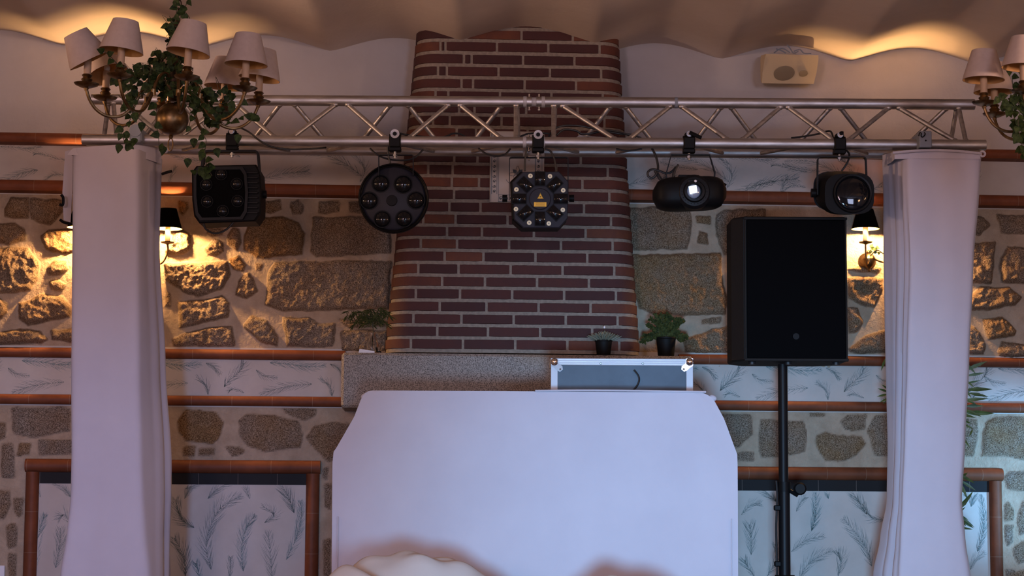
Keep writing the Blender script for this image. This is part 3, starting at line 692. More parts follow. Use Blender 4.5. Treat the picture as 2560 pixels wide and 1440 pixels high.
for k in range(0, 28):
    row = 862 - 31.25 * k if k <= 8 else 612 - 30.8 * (k - 8)
    zc = ROWZ(row); hh = .0235 if k else .024
    if zc + hh > ZT: break
    tm = hwid(zc)
    even = k % 2 == 0
    j = []
    t = tm - (.105 if even else .232)
    dl = -tm + (.115 if even else .235)
    while t > dl + .06: j.append(t); t -= S_
    if t > dl + .022: j.append(t)
    j.append(dl); T = tmax(zc); out = T
    right = [tm - (.105 if even else .232)]
    js = sorted(set([-T, dl] + j + [T]))
    for a, b in zip(js[:-1], js[1:]):
        a2 = a + (.006 if a > -T else 0); b2 = b - (.006 if b < T else 0)
        if b2 - a2 < .012: continue
        edge = (a <= -tm + .02 or b >= tm - .02)
        tn = rb.choice([.1, .2, .3, .4, .5, .55]) + (.3 if edge and rb.random() < .6 else 0)
        if rb.random() < .05: tn = .9
        brickpatch(a2, b2, zc - hh, zc + hh, min(tn, 1))
me = bpy.data.meshes.new('brick_courses'); me.from_pydata(vs, [], fs); me.materials.append(M['brick'])
at_ = me.attributes.new('tint', 'FLOAT', 'FACE'); at_.data.foreach_set('value', tint)
me.polygons.foreach_set('use_smooth', [True] * len(fs)); me.set_sharp_from_angle(angle=radians(40))
b = bmesh.new(); b.from_mesh(me); bmesh.ops.recalc_face_normals(b, faces=b.faces); b.to_mesh(me); b.free()
o = bpy.data.objects.new('brick_courses', me); COL.objects.link(o); o.parent = chim

# granite mantel: long dressed block with a rounded left end
zt_, zb_ = onwall(870, 881, -.42).z, onwall(870, 1019, -.42).z
mb = MB(); mb.box(((MXL + MXR) / 2, -.205, (zt_ + zb_) / 2), (MXR - MXL, .43, zt_ - zb_), 'granite', ch=.012)
mant = mb.build('granite_mantel', smooth=35); tag(mant, 'speckled grey granite mantel block under the brick chimney breast', 'mantel')
# brick fireplace body under the mantel, hidden behind the booth
mb = MB(); mb.box(((MXL + MXR) / 2, -.17, zb_ / 2), (MXR - MXL - .5, .34, zb_), 'brickmortar')
mb.build('chimney_base', chim, smooth=0)
# glazed tile panel on the chimney
def tilepanel():
    T = Thing('tile_panel', 'cream ceramic tile panel with dark scroll border on the brick chimney, behind the truss', 'tile panel', 1293, 508, 9.63)
    y = -PD - .012
    def W(px, py): return T.inv @ (onwall(px, py, y - .006) - T.loc)
    T.o.rotation_euler = (0, 0, 0); T.inv = Matrix.Identity(3)
    a, b = W(1224, 506), W(1361, 330)
    mb = MB(); mb.box(((a.x + b.x) / 2, a.y + .006, (a.z + b.z) / 2), (b.x - a.x, .022, b.z - a.z), 'tilewhite', ch=.002); mb.build('tile_slab', T.o)
    k = MB(); yy = a.y - .0055
    def band(x0, x1, z0, z1, n, vert):
        for i in range(n):
            u = (i + .5) / n
            c = (x0 + (x1 - x0) * (.5 if vert else u), z0 + (z1 - z0) * (u if vert else .5))
            r = (x1 - x0) * .32 if vert else (z1 - z0) * .32
            pts = [Vector((c[0] + r * cos(t) * (1 - .09 * j), yy, c[1] + r * sin(t) * (1 - .09 * j))) for j, t in enumerate([q * .9 + (i % 2) * PI for q in range(8)])]
            k.tube(pts, .0018, 'tileblue', 4)
            k.sphere((c[0], yy, c[1]), r * .28, 'tileblue', 8, 4, (1, .3, 1))
        for e in ((0, 1) if vert else ()):
            x = x0 if e == 0 else x1; k.box((x, yy, (z0 + z1) / 2), (.0022, .0015, abs(z1 - z0)), 'tileblue')
        if not vert:
            for z in (z0, z1): k.box(((x0 + x1) / 2, yy, z), (abs(x1 - x0), .0015, .0022), 'tileblue')
    p = W(1229, 503); q = W(1243, 335); band(p.x, q.x, p.z + .035, q.z, 12, True)
    p = W(1339, 503); q = W(1353, 335); band(p.x, q.x, p.z + .035, q.z, 12, True)
    p = W(1245, 504); q = W(1340, 489); band(p.x, q.x, p.z, q.z, 7, False)
    for px in (1227, 1246, 1337, 1356):
        p, q = W(px, 505), W(px, 335); k.box((p.x, yy, (p.z + q.z) / 2), (.0015, .0012, q.z - p.z), 'tileblue')
    k.build('scroll_border', T.o)
    f = MB()
    c = W(1294, 436); c.y = yy
    for t, r in ((90, .040), (45, .03), (135, .03), (180, .042), (0, .042), (225, .025), (315, .025), (270, .04)):
        d = Vector((cos(radians(t)), 0, sin(radians(t)))); nn = Vector((-d.z, 0, d.x))
        f.tube([c, c + d * r * .4 + nn * .008, c + d * r * .8 + nn * .006, c + d * r, c + d * r * .8 - nn * .006, c + d * r * .4 - nn * .008, c], .0013, 'tileblue', 4, 3)
        if t in (45, 135): f.add([c + d * .008, c + d * .02 + nn * .008, c + d * .034, c + d * .02 - nn * .008], [(0, 1, 2, 3)], 'tileblue')
    f.tube([c + Vector((.06 * cos(q), 0, .06 * sin(q) * (1 + .15 * sin(4 * q)))) for q in [i * PI / 16 for i in range(18, 30)]], .0012, 'tileblue', 4)
    f.build('flower_motif', T.o)
tilepanel()
# ------------------------------------------------------------------ lighting truss
FF = 8.79; FTOP = FF + .118; FR = FF + .235
zf = (at(215, 350, FF).z + at(2455, 362, FF).z) / 2
ztop = (at(400, 250.5, FTOP).z + at(2400, 260, FTOP).z) / 2
R1, R2 = .0240, .0105
TR = Thing('lighting_truss', 'long silver aluminium three-chord truss spanning the whole stage between the white curtains', 'truss', 1335, 358, FF, z=zf)
def lx(px, py, f): return TR.P(px, py, f - FF).x
def chord(pa_, pb, row, f, z, dy, name='chord'):
    a, b = lx(pa_, row, f), lx(pb, row, f)
    mb = MB(); mb.lathe([(R1 * .8, a), (R1, a + .002), (R1, b - .002), (R1 * .8, b)], 'alu', 20, (0, dy, z), 'x')
    return mb.build(name, TR.o, smooth=40)
zt2 = ztop - zf
for a, b in ((205, 1333), (1337, 2465)):
    chord(a, b, 358, FF, 0, 0); chord(a + 12, b - 12, 380, FR, 0, .235)
chord(228, 1330, 255, FTOP, zt2, .118); chord(1340, 2437, 255, FTOP, zt2, .118)
def brace(pt, pb, face):
    f = FF if face == 'f' else FR; dy = 0 if face == 'f' else .235
    a = Vector((lx(pt, 268, FTOP), .118 + (-.008 if face == 'f' else .008), zt2 - R1 * .8)); b = Vector((lx(pb, 342, f), dy + (.006 if face == 'f' else -.006), R1 * .8))
    mb = MB(); mb.cyl(a, b, R2, 'alu', 12)
    for p in (a, b): mb.sphere(p, R2 * 1.45, 'alu', 10, 6, (1, 1, .8))
    mb.build('brace', TR.o, smooth=40)
BR = [(311, 404, 'f'), (591, 684, 'f'), (870, 962, 'f'), (1151, 1252, 'f'), (559, 452, 'f'), (839, 732, 'f'), (1120, 1024, 'f'),
      (422, 346, 'r'), (698, 622, 'r'), (974, 895, 'r'), (1252, 1174, 'r'), (457, 545, 'r'), (737, 825, 'r'), (1021, 1103, 'r'),
      (270, 259, 'r'), (284, 291, 'f'), (1290, 1290, 'f'), (1384, 1384, 'f'), (1293, 1296, 'r'), (1387, 1384, 'r'),
      (1407, 1536, 'f'), (1525, 1445, 'r'), (1565, 1643, 'r'), (1674, 1573, 'f'), (1704, 1818, 'f'), (1802, 1725, 'r'), (1829, 1904, 'r'), (1950, 1857, 'f'), (1970, 2083, 'f'),
      (2075, 1982, 'r'), (2103, 2181, 'r'), (2220, 2122, 'f'), (2247, 2388, 'f'), (2365, 2255, 'r'), (2392, 2372, 'r'), (2396, 2415, 'f')]
for b_ in BR: brace(*b_)
# flat zigzag between the two lower chords
for i in range(12):
    xa = lx(250 + i * 185, 370, FF); xb = lx(250 + i * 185 + (92 if i % 2 == 0 else 92), 370, FF)
    mb = MB(); p, q = Vector((xa, .01, -.004)), Vector((xb, .225, -.004))
    if i % 2: p.y, q.y = q.y, p.y
    mb.cyl(p, q, R2 * .9, 'alu', 10); mb.build('brace', TR.o, smooth=40)
for (f, z, dy) in ((FF, 0, 0), (FTOP, zt2, .118), (FR, 0, .235)):
    x = lx(1335, 300, f); mb = MB()
    mb.lathe([(R1 * .9, -.050), (R1 + .0015, -.048), (R1 + .0015, -.034), (R1 - .003, -.032), (R1 - .003, .032), (R1 + .0015, .034), (R1 + .0015, .048), (R1 * .9, .050)], 'alucase', 20, (x, dy, z), 'x')
    mb.build('coupler', TR.o, smooth=40)
    for s in (-.022, .022):
        mb = MB(); mb.cyl((x + s, dy, z - R1 - .016), (x + s, dy, z + R1 + .012), .0035, 'chrome', 8); mb.sphere((x + s, dy, z - R1 - .012), .006, 'chrome', 8, 6)
        mb.build('coupler_pin', TR.o)
# black tape band on the top chord, paper tag
x = lx(1690, 258, FTOP)
mb = MB(); mb.lathe([(R1 + .0008, -.007), (R1 + .0008, .007)], 'greymetal', 18, (x, .118, zt2), 'x'); mb.build('tape_band', TR.o)
T = Thing('paper_slip', 'white paper slip lying on the truss behind its lower chord, right of the centre joint', 'paper', 1470, 343, FR - .05)
mb = MB(); vs = [T.P(1436, 347), T.P(1448, 338), T.P(1500, 342), T.P(1540, 347), T.P(1500, 350, .05)]
mb.add(vs + [v + Vector((0, .003, -.002)) for v in vs], [(0, 1, 2, 3, 4), (5, 9, 8, 7, 6), (0, 5, 6, 1), (1, 6, 7, 2), (2, 7, 8, 3), (3, 8, 9, 4), (4, 9, 5, 0)], 'paperwhite')
mb.build('slip', T.o)

# ------------------------------------------------------------------ fixtures hanging from the front chord
ZC = zf
def clamp(T, px, handle=None, w=34):
    """hook clamp round the chord; T.o at chord height"""
    c = T.P(px, 360); c = Vector((c.x, 0, 0)); s = T.s
    mb = MB()
    hw = w / 2 * s * .85
    n = 14; outer = R1 + .010; inner = R1 + .0015
    prof = []
    for k in range(n + 1):                      # C-shaped band over the tube
        t = -PI * .25 + (PI * 1.5) * k / n
        prof.append((cos(t), sin(t)))
    rings = []
    for cx, cz in prof:
        rings.append([Vector((c.x - hw, cx * inner, cz * inner)), Vector((c.x + hw, cx * inner, cz * inner)), Vector((c.x + hw, cx * outer, cz * outer)), Vector((c.x - hw, cx * outer, cz * outer))])
    mb.loft(rings, 'black')
    mb.box((c.x, 0, -R1 - .012), (hw * 2.1, .045, .020), 'black', ch=.004)
    mb.box((c.x, -.012, -R1 * .3), (hw * 1.7, .03, R1 * 1.9), 'black', ch=.004) if False else None
    mb.box((c.x, -R1 - .008, -.004), (hw * 1.9, .012, R1 * 2.2), 'black', ch=.004)
    mb.box((c.x, -.006, R1 + .012), (hw * 1.5, .030, .018), 'black', ch=.005)
    k = mb.build('hook_clamp', T.o)
    b = MB(); b.cyl((c.x, -.004, -R1 - .022), (c.x, -.004, -R1 - .052), .006, 'steel', 8); b.cyl((c.x, -.004, -R1 - .034), (c.x, -.004, -R1 - .043), .011, 'steel', 6)
    b.build('bolt', k)
    if handle == 'ring':
        b = MB(); p = Vector((c.x, -R1 - .006, R1 + .004))
        b.lathe([(.009, 0), (.009, -.010), (.020, -.012), (.0205, -.002), (.019, 0)], 'alucase', 20, p, 'y', cap=False); b.build('collar_ring', k)
        b = MB(); b.cyl(p + Vector((0, .004, 0)), p + Vector((0, -.016, 0)), .0085, 'black', 12); b.cyl(p, p + Vector((-.01, -.004, -.012)), .005, 'black', 8); b.build('clamp_screw', k)
    else:
        b = MB(); p = Vector((c.x, -.022, R1 + .012)); b.cyl(p, p + Vector((0, -.014, 0)), .013, 'steel', 14); b.cyl(p + Vector((0, -.014, 0)), p + Vector((0, -.022, 0)), .009, 'chrome', 12)
        if handle: b.tube([p + Vector((0, -.018, .004)), p + Vector((handle[0] * .5, -.022, handle[1] * .5 + .003)), p + Vector((handle[0], -.022, handle[1]))], [.010, .0075], 'black', 8)
        b.build('clamp_handle', k)
def yoke(T, pts, width=.022, thick=.004, mats='blackmetal', d=.0, name='yoke', sub=0):
    """flat strap bent along pts (pixels)"""
    P = [T.P(a, b, d) for a, b in pts]
    if sub: P = spline(P, sub)
    rings = []
    for i, p in enumerate(P):
        t = (P[min(i + 1, len(P) - 1)] - P[max(i - 1, 0)]); t.y = 0; t.normalize(); nn = Vector((-t.z, 0, t.x)) * thick / 2
        y = Vector((0, width / 2, 0)); rings.append([p - nn - y, p + nn - y, p + nn + y, p - nn + y])
    mb = MB(); mb.loft(rings, mats); return mb.build(name, T.o, smooth=50)
def rounded(pts, r=8, n=4):
    out = [pts[0]]
    for i in range(1, len(pts) - 1):
        a, b, c = Vector(pts[i - 1]), Vector(pts[i]), Vector(pts[i + 1])
        u, v = (a - b).normalized() * r, (c - b).normalized() * r
        for k in range(n + 1):
            t = k / n; out.append(tuple((b + u) * (1 - t) ** 2 + b * 2 * t * (1 - t) + (b + v) * t * t))
    out.append(pts[-1]); return out
def domelens(T, parent, px, py, r, d, name='lens', m='lens', bulge=.55, rim=True, tiltv=None):
    c = T.P(px, py, d); R = r * T.s; mb = MB()
    prof = [(R, .004)] + [(R * cos(t), -R * bulge * sin(t)) for t in [k * PI / 2 / 7 for k in range(8)]]
    mb.lathe(prof, m, 20, c, 'y'); l = mb.build(name, parent, smooth=60)
    if rim:
        b = MB(); b.lathe([(R * 1.02, .003), (R * 1.14, .003), (R * 1.12, -.004), (R * 1.0, -.004)], 'black', 20, c, 'y', cap=False); b.build('lens_rim', l)
    return l
# 1. boxy derby light with six round lenses
T = Thing('derby_light', 'boxy black six-lens effect light hanging nearest the left white curtain', 'stage light', 581, 356, FF, 'stage lights on the truss', z=ZC)
clamp(T, 581, (0, .004))
yoke(T, rounded([(503, 440), (510, 379), (645, 379), (650, 440)], 9), .030, .010)
yoke(T, [(512, 412), (512, 372)], .006, .004, name='strap', d=.05)
def chamfer_body(T, pts, d0, d1, m, name, shrink=None, parent=None, ch=4):
    mb = MB(); f = [T.P(a, b, d0) for a, b in pts]; cx = sum(p.x for p in f) / len(f); cz = sum(p.z for p in f) / len(f)
    c = Vector((cx, 0, cz)); dd = ch * T.s
    def sc(P, k, y): return [Vector((cx + (p.x - cx) * k, y, cz + (p.z - cz) * k)) for p in P]
    w_ = max(abs(p.x - cx) for p in f); k = 1 - dd / w_
    y0, y1 = f[0].y, f[0].y + (d1 - d0)
    mb.loft([sc(f, k, y0), sc(f, 1, y0 + dd), sc(f, 1, y1 - dd * 2), sc(f, shrink or k, y1)], m)
    return mb.build(name, parent or T.o, smooth=30)
body = chamfer_body(T, [(479, 430), (491, 414), (640, 411), (650, 428), (653, 470), (652, 532), (638, 553), (498, 558), (485, 540), (480, 500)], -.02, .16, 'black', 'housing', .85)
fr = MB()
f1 = [T.P(a, b, -.042) for a, b in [(484, 434), (494, 418), (606, 417), (616, 432), (620, 480), (617, 530), (606, 548), (500, 551), (489, 536), (484, 490)]]
f2 = [v + Vector((0, .03, 0)) for v in f1]; c_ = sum(f1, Vector()) / len(f1)
f3 = [c_ + (v - c_) * .90 for v in f1]; f4 = [v + Vector((0, .012, 0)) for v in f3]
fr.loft([f2, f1, f3, f4], 'blackmetal', cap=False); fr.add(f4, [tuple(range(len(f4)))], 'grille'); fr.build('front_bezel', T.o, smooth=30)
for px, py in ((553, 436), (516, 462), (592, 460), (518, 504), (594, 503), (557, 528)): domelens(T, T.o, px, py, 13.5, -.032, 'lens', bulge=.7)
mb = MB()
for k in range(9): 
    a = T.P(630, 432 + k * 12.5, -.026); mb.box((a.x, a.y, a.z), (30 * T.s, .012, .010), 'blackmetal', ch=.002)
mb.build('cooling_fins', T.o)
mb = MB(); a = T.P(656, 482); mb.cyl((a.x - .01, .05, a.z), (a.x + .012, .05, a.z), .018, 'black', 14); mb.build('yoke_knob', T.o)
mb = MB(); mb.tube([T.P(*p) for p in ((508, 556), (514, 572), (530, 582), (548, 582), (568, 572), (583, 556))], .0045, 'rubber', 8, 5); mb.build('cable_loop', T.o)
# 2. round light
T = Thing('round_effect_light', 'big round black disc-shaped light with six lenses, left of the brick chimney centre', 'stage light', 990, 356, FF, 'stage lights on the truss', z=ZC)
clamp(T, 988, 'ring')
yoke(T, rounded([(947, 440), (947, 388), (1033, 388), (1033, 440)], 4), .024, .0035)
mb = MB(); c = T.P(985, 499, .05); R = 88 * T.s
mb.lathe([(.02, .085), (R * .55, .08), (R * .86, .045), (R * .97, .01), (R, -.02), (R, -.045), (R * .975, -.052), (R * .955, -.050), (R * .945, -.036), (R * .90, -.032), (.03, -.034)], 'black', 56, c, 'y')
bd = mb.build('housing', T.o, smooth=30)
mb = MB(); mb.lathe([(.001, -.042), (R * .86, -.040), (R * .90, -.033)], 'bluegrey_face', 48, c, 'y'); fp = mb.build('face_plate', T.o, smooth=50)
for px, py, r in ((952, 459, 21), (1008, 461, 22), (923, 502, 21), (1040, 501, 21), (956, 548, 20), (1010, 547, 20)): domelens(T, T.o, px, py, r, .012, 'lens', bulge=.6)
mb = MB(); mb.lathe([(.001, -.050), (13 * T.s, -.049), (14 * T.s, -.042)], 'black', 20, c + T.P(981, 505) - T.P(985, 499), 'y'); mb.build('sensor_cap', T.o)
mb = MB(); mb.tube([T.P(*p) for p in ((976, 408), (971, 388), (970, 362), (974, 344), (985, 333), (1002, 334), (1016, 338))], .0042, 'rubber', 8, 5); mb.build('power_lead', T.o)
# 3. octagonal laser light
T = Thing('laser_light', 'octagonal dark slate laser light with eight square lenses and yellow warning stickers', 'stage light', 1348, 356, FF, 'stage lights on the truss', z=ZC)
clamp(T, 1345, 'ring')
yoke(T, rounded([(1273, 500), (1274, 394), (1420, 394), (1420, 500)], 5), .028, .0035, d=.05)
O8 = [(1275, 454), (1301, 429), (1395, 428), (1419, 453), (1417, 546), (1396, 569), (1303, 569), (1280, 549)]
hs = chamfer_body(T, O8, -.03, .12, 'black', 'housing', .9)
face = chamfer_body(T, [(1281 + (a - 1275) * .972, b + .5) for a, b in O8], -.040, -.015, 'bluegrey_face', 'face_plate', ch=2)
cx, cy = 1350, 497
for k in range(8):
    t = k * PI / 4; px, py = cx + 52 * sin(t), cy - 50 * cos(t); c = T.P(px, py, -.041)
    a, b = 11.5 * T.s, 16.5 * T.s
    ux, uz = Vector((cos(t), 0, -sin(t))), Vector((sin(t), 0, cos(t)))
    def q(x, z, y): return c + ux * x + uz * z + Vector((0, y, 0))
    rm = MB(); o1 = [q(-a * 1.15, -b * 1.12, 0), q(a * 1.15, -b * 1.12, 0), q(a * 1.15, b * 1.12, 0), q(-a * 1.15, b * 1.12, 0)]
    rm.loft([[v + Vector((0, .006, 0)) for v in o1], [v + Vector((0, -.003, 0)) for v in o1]], 'black')
    ln = MB(); rows = []
    for i in range(9):
        u = -1 + i / 4; row = []
        for j in range(7):
            v_ = -1 + j / 3; row.append(q(a * v_, b * u, -.004 - .014 * (1 - .55 * u * u - .45 * v_ * v_)))
        rows.append(row)
    ln.loft(rows, 'lens', closed=False, cap=False); l = ln.build('lens', T.o, smooth=60); rm.build('lens_frame', l)
mb = MB(); c = T.P(1350, 498, -.041); mb.lathe([(.001, -.009), (25 * T.s, -.009), (27 * T.s, -.005), (27 * T.s, .002)], 'bluegrey_face', 32, c, 'y'); hub = mb.build('centre_disc', T.o)
tri = [T.P(1351, 482, -.051), T.P(1359, 497, -.051), T.P(1343, 497, -.051)]
mb = MB(); mb.loft([[v for v in tri], [v + Vector((0, .0015, 0)) for v in tri]], 'labelyellow'); st_ = mb.build('warning_sticker', hub)
cc = T.P(1351, 492, -.0515); mb2 = MB()
for k in range(8): 
    t = k * PI / 4; mb2.box((cc.x + .002 * cos(t), cc.y, cc.z + .002 * sin(t)), (.006, .0008, .0007), 'ink', (0, -t, 0))
mb2.sphere(cc, .0018, 'ink', 8, 6); 
for i in range(3):
    p, q_ = tri[i], tri[(i + 1) % 3]; ce = sum(tri, Vector()) / 3; p, q_ = ce + (p - ce) * .86, ce + (q_ - ce) * .86
    mb2.cyl(p + Vector((0, -.0006, 0)), q_ + Vector((0, -.0006, 0)), .0006, 'ink', 4)
a, b = T.P(1335, 505, -.051), T.P(1366, 517, -.051); c = (a + b) / 2
mb = MB(); mb.box(c, (b.x - a.x, .0015, a.z - b.z), 'labelyellow'); mb.build('text_sticker', hub)
for k in range(4): mb2.box((c.x, c.y - .001, a.z - (a.z - b.z) * (.2 + .2 * k)), ((b.x - a.x) * (.8 if k % 2 else .7), .0006, .0011), 'ink')
for z_ in (a.z - .0008, b.z + .0008): mb2.box((c.x, c.y - .001, z_), (b.x - a.x, .0006, .0006), 'ink')
mb2.build('sticker_print', hub)
for px, py in ((1326, 440), (1375, 441), (1291, 474), (1408, 476), (1290, 523), (1407, 525), (1323, 557), (1372, 559)):
    c = T.P(px, py, -.042); mb = MB(); mb.lathe([(.001, -.005), (.0035, -.005), (.0045, -.0065), (5.6 * T.s, -.0045), (5.8 * T.s, .002)], 'cream_led', 16, c, 'y'); l = mb.build('led_cover', T.o)
    mb = MB(); mb.sphere(c + Vector((0, -.005, 0)), .0028, 'greymetal', 8, 6); mb.build('led', l)
for s_ in (1262, 1429):
    a = T.P(s_, 496, .05); mb = MB(); mb.cyl((a.x - .011, a.y, a.z), (a.x + .011, a.y, a.z), .016, 'black', 14); mb.build('yoke_knob', T.o)
for pts in (((1312, 428), (1313, 395), (1320, 365), (1330, 345), (1345, 334)), ((1390, 426), (1386, 398), (1376, 378), (1362, 372))):
    mb = MB(); mb.tube([T.P(*p) for p in pts], .0042, 'rubber', 8, 5); mb.build('power_lead', T.o)
# 4. gobo projector
T = Thing('gobo_projector', 'wide black oval projector with a bright white lens, hanging right of the chimney', 'stage light', 1724, 356, FF, 'stage lights on the truss', z=ZC)
clamp(T, 1722, (.052, -.020))
yoke(T, [(1665, 460), (1666, 432), (1678, 388), (1774, 388), (1787, 432), (1785, 460)], .026, .005)
mb = MB(); cx, cz = 1724, 487
rings = []
for k in range(17):       # body swept left to right
    u = -1 + k / 8; px = 1723.5 + 91.5 * u; e = max(0, 1 - abs(u) ** 4.5) ** .5
    h = (12 + 30 * e) * T.s; dd = (.02 + .075 * e); c = T.P(px, 485 - 3 * u, 0)
    rings.append([Vector((c.x, c.y + dd * (abs(cos(t)) ** .7) * (1 if cos(t) > 0 else -1), c.z + h * (abs(sin(t)) ** .6) * (1 if sin(t) > 0 else -1))) for t in [i * 2 * PI / 24 for i in range(24)]])
mb.loft(rings, 'black'); mb.build('housing', T.o, smooth=40)
c = T.P(1731, 487, 0); mb = MB()
mb.lathe([(44 * T.s, -.03), (43 * T.s, -.085), (36 * T.s, -.098), (28 * T.s, -.100), (25 * T.s, -.112), (19 * T.s, -.114), (18 * T.s, -.100)], 'blackmetal', 40, c, 'y', cap=False); mb.add([], [], 'black')
ba = mb.build('lens_barrel', T.o, smooth=35)
mb = MB(); 
for k in range(24):
    t = k * 2 * PI / 24; mb.box((c.x + 31 * T.s * cos(t), c.y - .099, c.z + 31 * T.s * sin(t)), (.004, .004, .004), 'black')
mb.build('focus_ring', ba)
c2 = T.P(1728, 487, 0)
mb = MB(); mb.lathe([(18 * T.s, -.10)] + [(18 * T.s * cos(t), -.10 - .010 * sin(t)) for t in [q * PI / 2 / 6 for q in range(7)]], 'palelens', 24, c2, 'y'); ln = mb.build('projection_lens', T.o, smooth=60)
mb = MB(); p = [T.P(1716, 476, 0), T.P(1735, 472, 0), T.P(1738, 491, 0), T.P(1719, 495, 0)]; mb.loft([[v + Vector((0, -.111, 0)) for v in p], [v + Vector((0, -.1, 0)) for v in p]], 'led'); mb.build('bright_square', ln)  # small emissive white square set on the lens
mb = MB(); mb.box(T.P(1728, 464, 0) + Vector((0, -.098, 0)), (27 * T.s, .02, 11 * T.s), 'blackmetal', ch=.003); kb = mb.build('focus_slide', T.o)
mb = MB(); mb.sphere(T.P(1733, 463, 0) + Vector((0, -.110, 0)), 3.6 * T.s, 'paperwhite', 12, 8); mb.build('white_knob', kb)
mb = MB(); a = T.P(1720, 445, 0); mb.box((a.x, a.y, a.z), (52 * T.s, .08, 9 * T.s), 'black', ch=.003); mb.build('top_plate', T.o)
mb = MB(); mb.tube([T.P(1785, 454), T.P(1800, 456), T.P(1815, 464)], [.013, .009, .007], 'black', 8); mb.build('yoke_lever', T.o)
mb = MB(); mb.tube([T.P(*p) for p in ((1684, 450), (1684, 436), (1688, 425), (1696, 411))], [.006, .0065, .0045, .005], 'rubber', 8); mb.build('plug', T.o)
# 5. single-lens par light
T = Thing('par_can_light', 'short black single-lens spotlight hanging beside the right white curtain', 'stage light', 2100, 356, FF, 'stage lights on the truss', z=ZC)
clamp(T, 2098, (.012, .006))
yoke(T, rounded([(2043, 488), (2044, 393), (2164, 393), (2166, 440)], 9), .028, .005)
def octo(px, py, rx, ry, d):
    sg = lambda v: (abs(v) ** .62) * (1 if v > 0 else -1)
    return [T.P(px + rx * sg(cos(t)), py + ry * sg(sin(t)), d) for t in [k * 2 * PI / 28 for k in range(28)]]
mb = MB(); mb.loft([octo(2088, 474, 50, 40, .20), octo(2090, 475, 56, 44, .12), octo(2102, 478, 62, 50, .03), octo(2116, 484, 66, 53, -.02), octo(2124, 485, 62, 51, -.06)], 'black'); mb.build('housing', T.o, smooth=25)
mb = MB()
for k in range(4): mb.loft([octo(2094 + k * 8, 477 + k * 2.2, 61 + k * 2, 49 + k * 1.4, .09 - k * .03), octo(2094 + k * 8, 477 + k * 2.2, 61 + k * 2, 49 + k * 1.4, .08 - k * .03)], 'blackmetal')
mb.build('cooling_ribs', T.o, smooth=25)
c = T.P(2131, 484, -.06); mb = MB(); mb.lathe([(47 * T.s, .01), (49 * T.s, -.004), (47 * T.s, -.014), (43 * T.s, -.012), (42 * T.s, .002)], 'blackmetal', 40, c, 'y', cap=False); mb.build('lens_bezel', T.o)
domelens(T, T.o, 2131, 484, 42, -.060, 'lens', bulge=.13, rim=False)
mb = MB(); a = T.P(2035, 480); mb.cyl((a.x - .008, .03, a.z), (a.x + .014, .03, a.z), .020, 'black', 14); mb.build('yoke_knob', T.o)
mb = MB(); mb.tube([T.P(*p, d) for *p, d in ((2112, 372, 0), (2123, 385, .03), (2119, 405, .05), (2104, 428, .06))], .0045, 'rubber', 8, 5); mb.build('power_lead', T.o)

# ------------------------------------------------------------------ cables draped on the truss
def cable(label, pts, r=.0042, f=FF, name='power_cable'):
    T = Thing(name, label, 'cable', pts[0][0], pts[0][1], f, 'black cables along the truss')
    mb = MB(); mb.tube([T.P(p[0], p[1], p[2] if len(p) > 2 else 0) for p in pts], r, 'rubber', 8, 6)
    mb.build('lead', T.o)
cable('black cable sagging across the lower chord right of the boxy derby light', [(598, 318, .03), (622, 330, -.02), (650, 352, -.035), (680, 367, -.035), (715, 373, -.03), (760, 373, .0), (815, 369, .06)])
cable('black cable looping under the truss behind the round disc light', [(925, 371, .04), (942, 386, .03), (968, 397, .03), (1005, 401, .03), (1035, 395, .03), (1058, 374, .04)])
cable('black cable lying on the lower chord between the disc light and the chimney', [(1000, 334, .02), (1040, 340, .05), (1080, 343, .08), (1112, 342, .1), (1132, 334, .1), (1150, 335, .1), (1165, 343, .1)])
cable('short black cable hanging below the truss in front of the tile panel', [(1196, 371, .05), (1215, 384, .04), (1240, 390, .04), (1262, 386, .04), (1276, 372, .05)])
cable('black cable arching high behind the octagonal laser light clamp', [(1368, 350, .03), (1376, 334, .04), (1388, 321, .05), (1412, 314, .06), (1450, 315, .07), (1495, 324, .08), (1545, 334, .1), (1580, 337, .1), (1603, 345, .1)])
cable('thicker black cable bunch lying on the chord over the paper slip', [(1392, 338, .04), (1410, 324, .05), (1440, 327, .06), (1455, 335, .06), (1482, 333, .06), (1520, 326, .08), (1560, 334, .1), (1590, 345, .1)], .005)
cable('black cable sagging between the chords above the tile panel edge', [(1300, 342, .03), (1318, 335, .03), (1345, 332, .03), (1372, 334, .03)])
cable('black cable with a curled loop beside the oval projector', [(1630, 371, .05), (1640, 392, .04), (1645, 418, .03), (1640, 436, .02), (1630, 445, .02), (1621, 441, .02), (1620, 430, .02), (1632, 423, .02), (1648, 427, .02), (1664, 433, .02), (1678, 430, .02), (1690, 418, .02)], .0052)
cable('thick black cable plugged into the left side of the oval projector', [(1638, 426, .03), (1645, 438, .03), (1653, 450, .03)], .008)
cable('black cable rising to the clamp of the par light beside the right curtain', [(1978, 345, .12), (2010, 341, .1), (2050, 334, .07), (2068, 328, .05), (2078, 330, .03), (2083, 344, .01)])
cable('black cable hanging slightly under the truss left of the oval projector', [(1540, 372, .03), (1570, 377, .03), (1605, 372, .03)], .004)
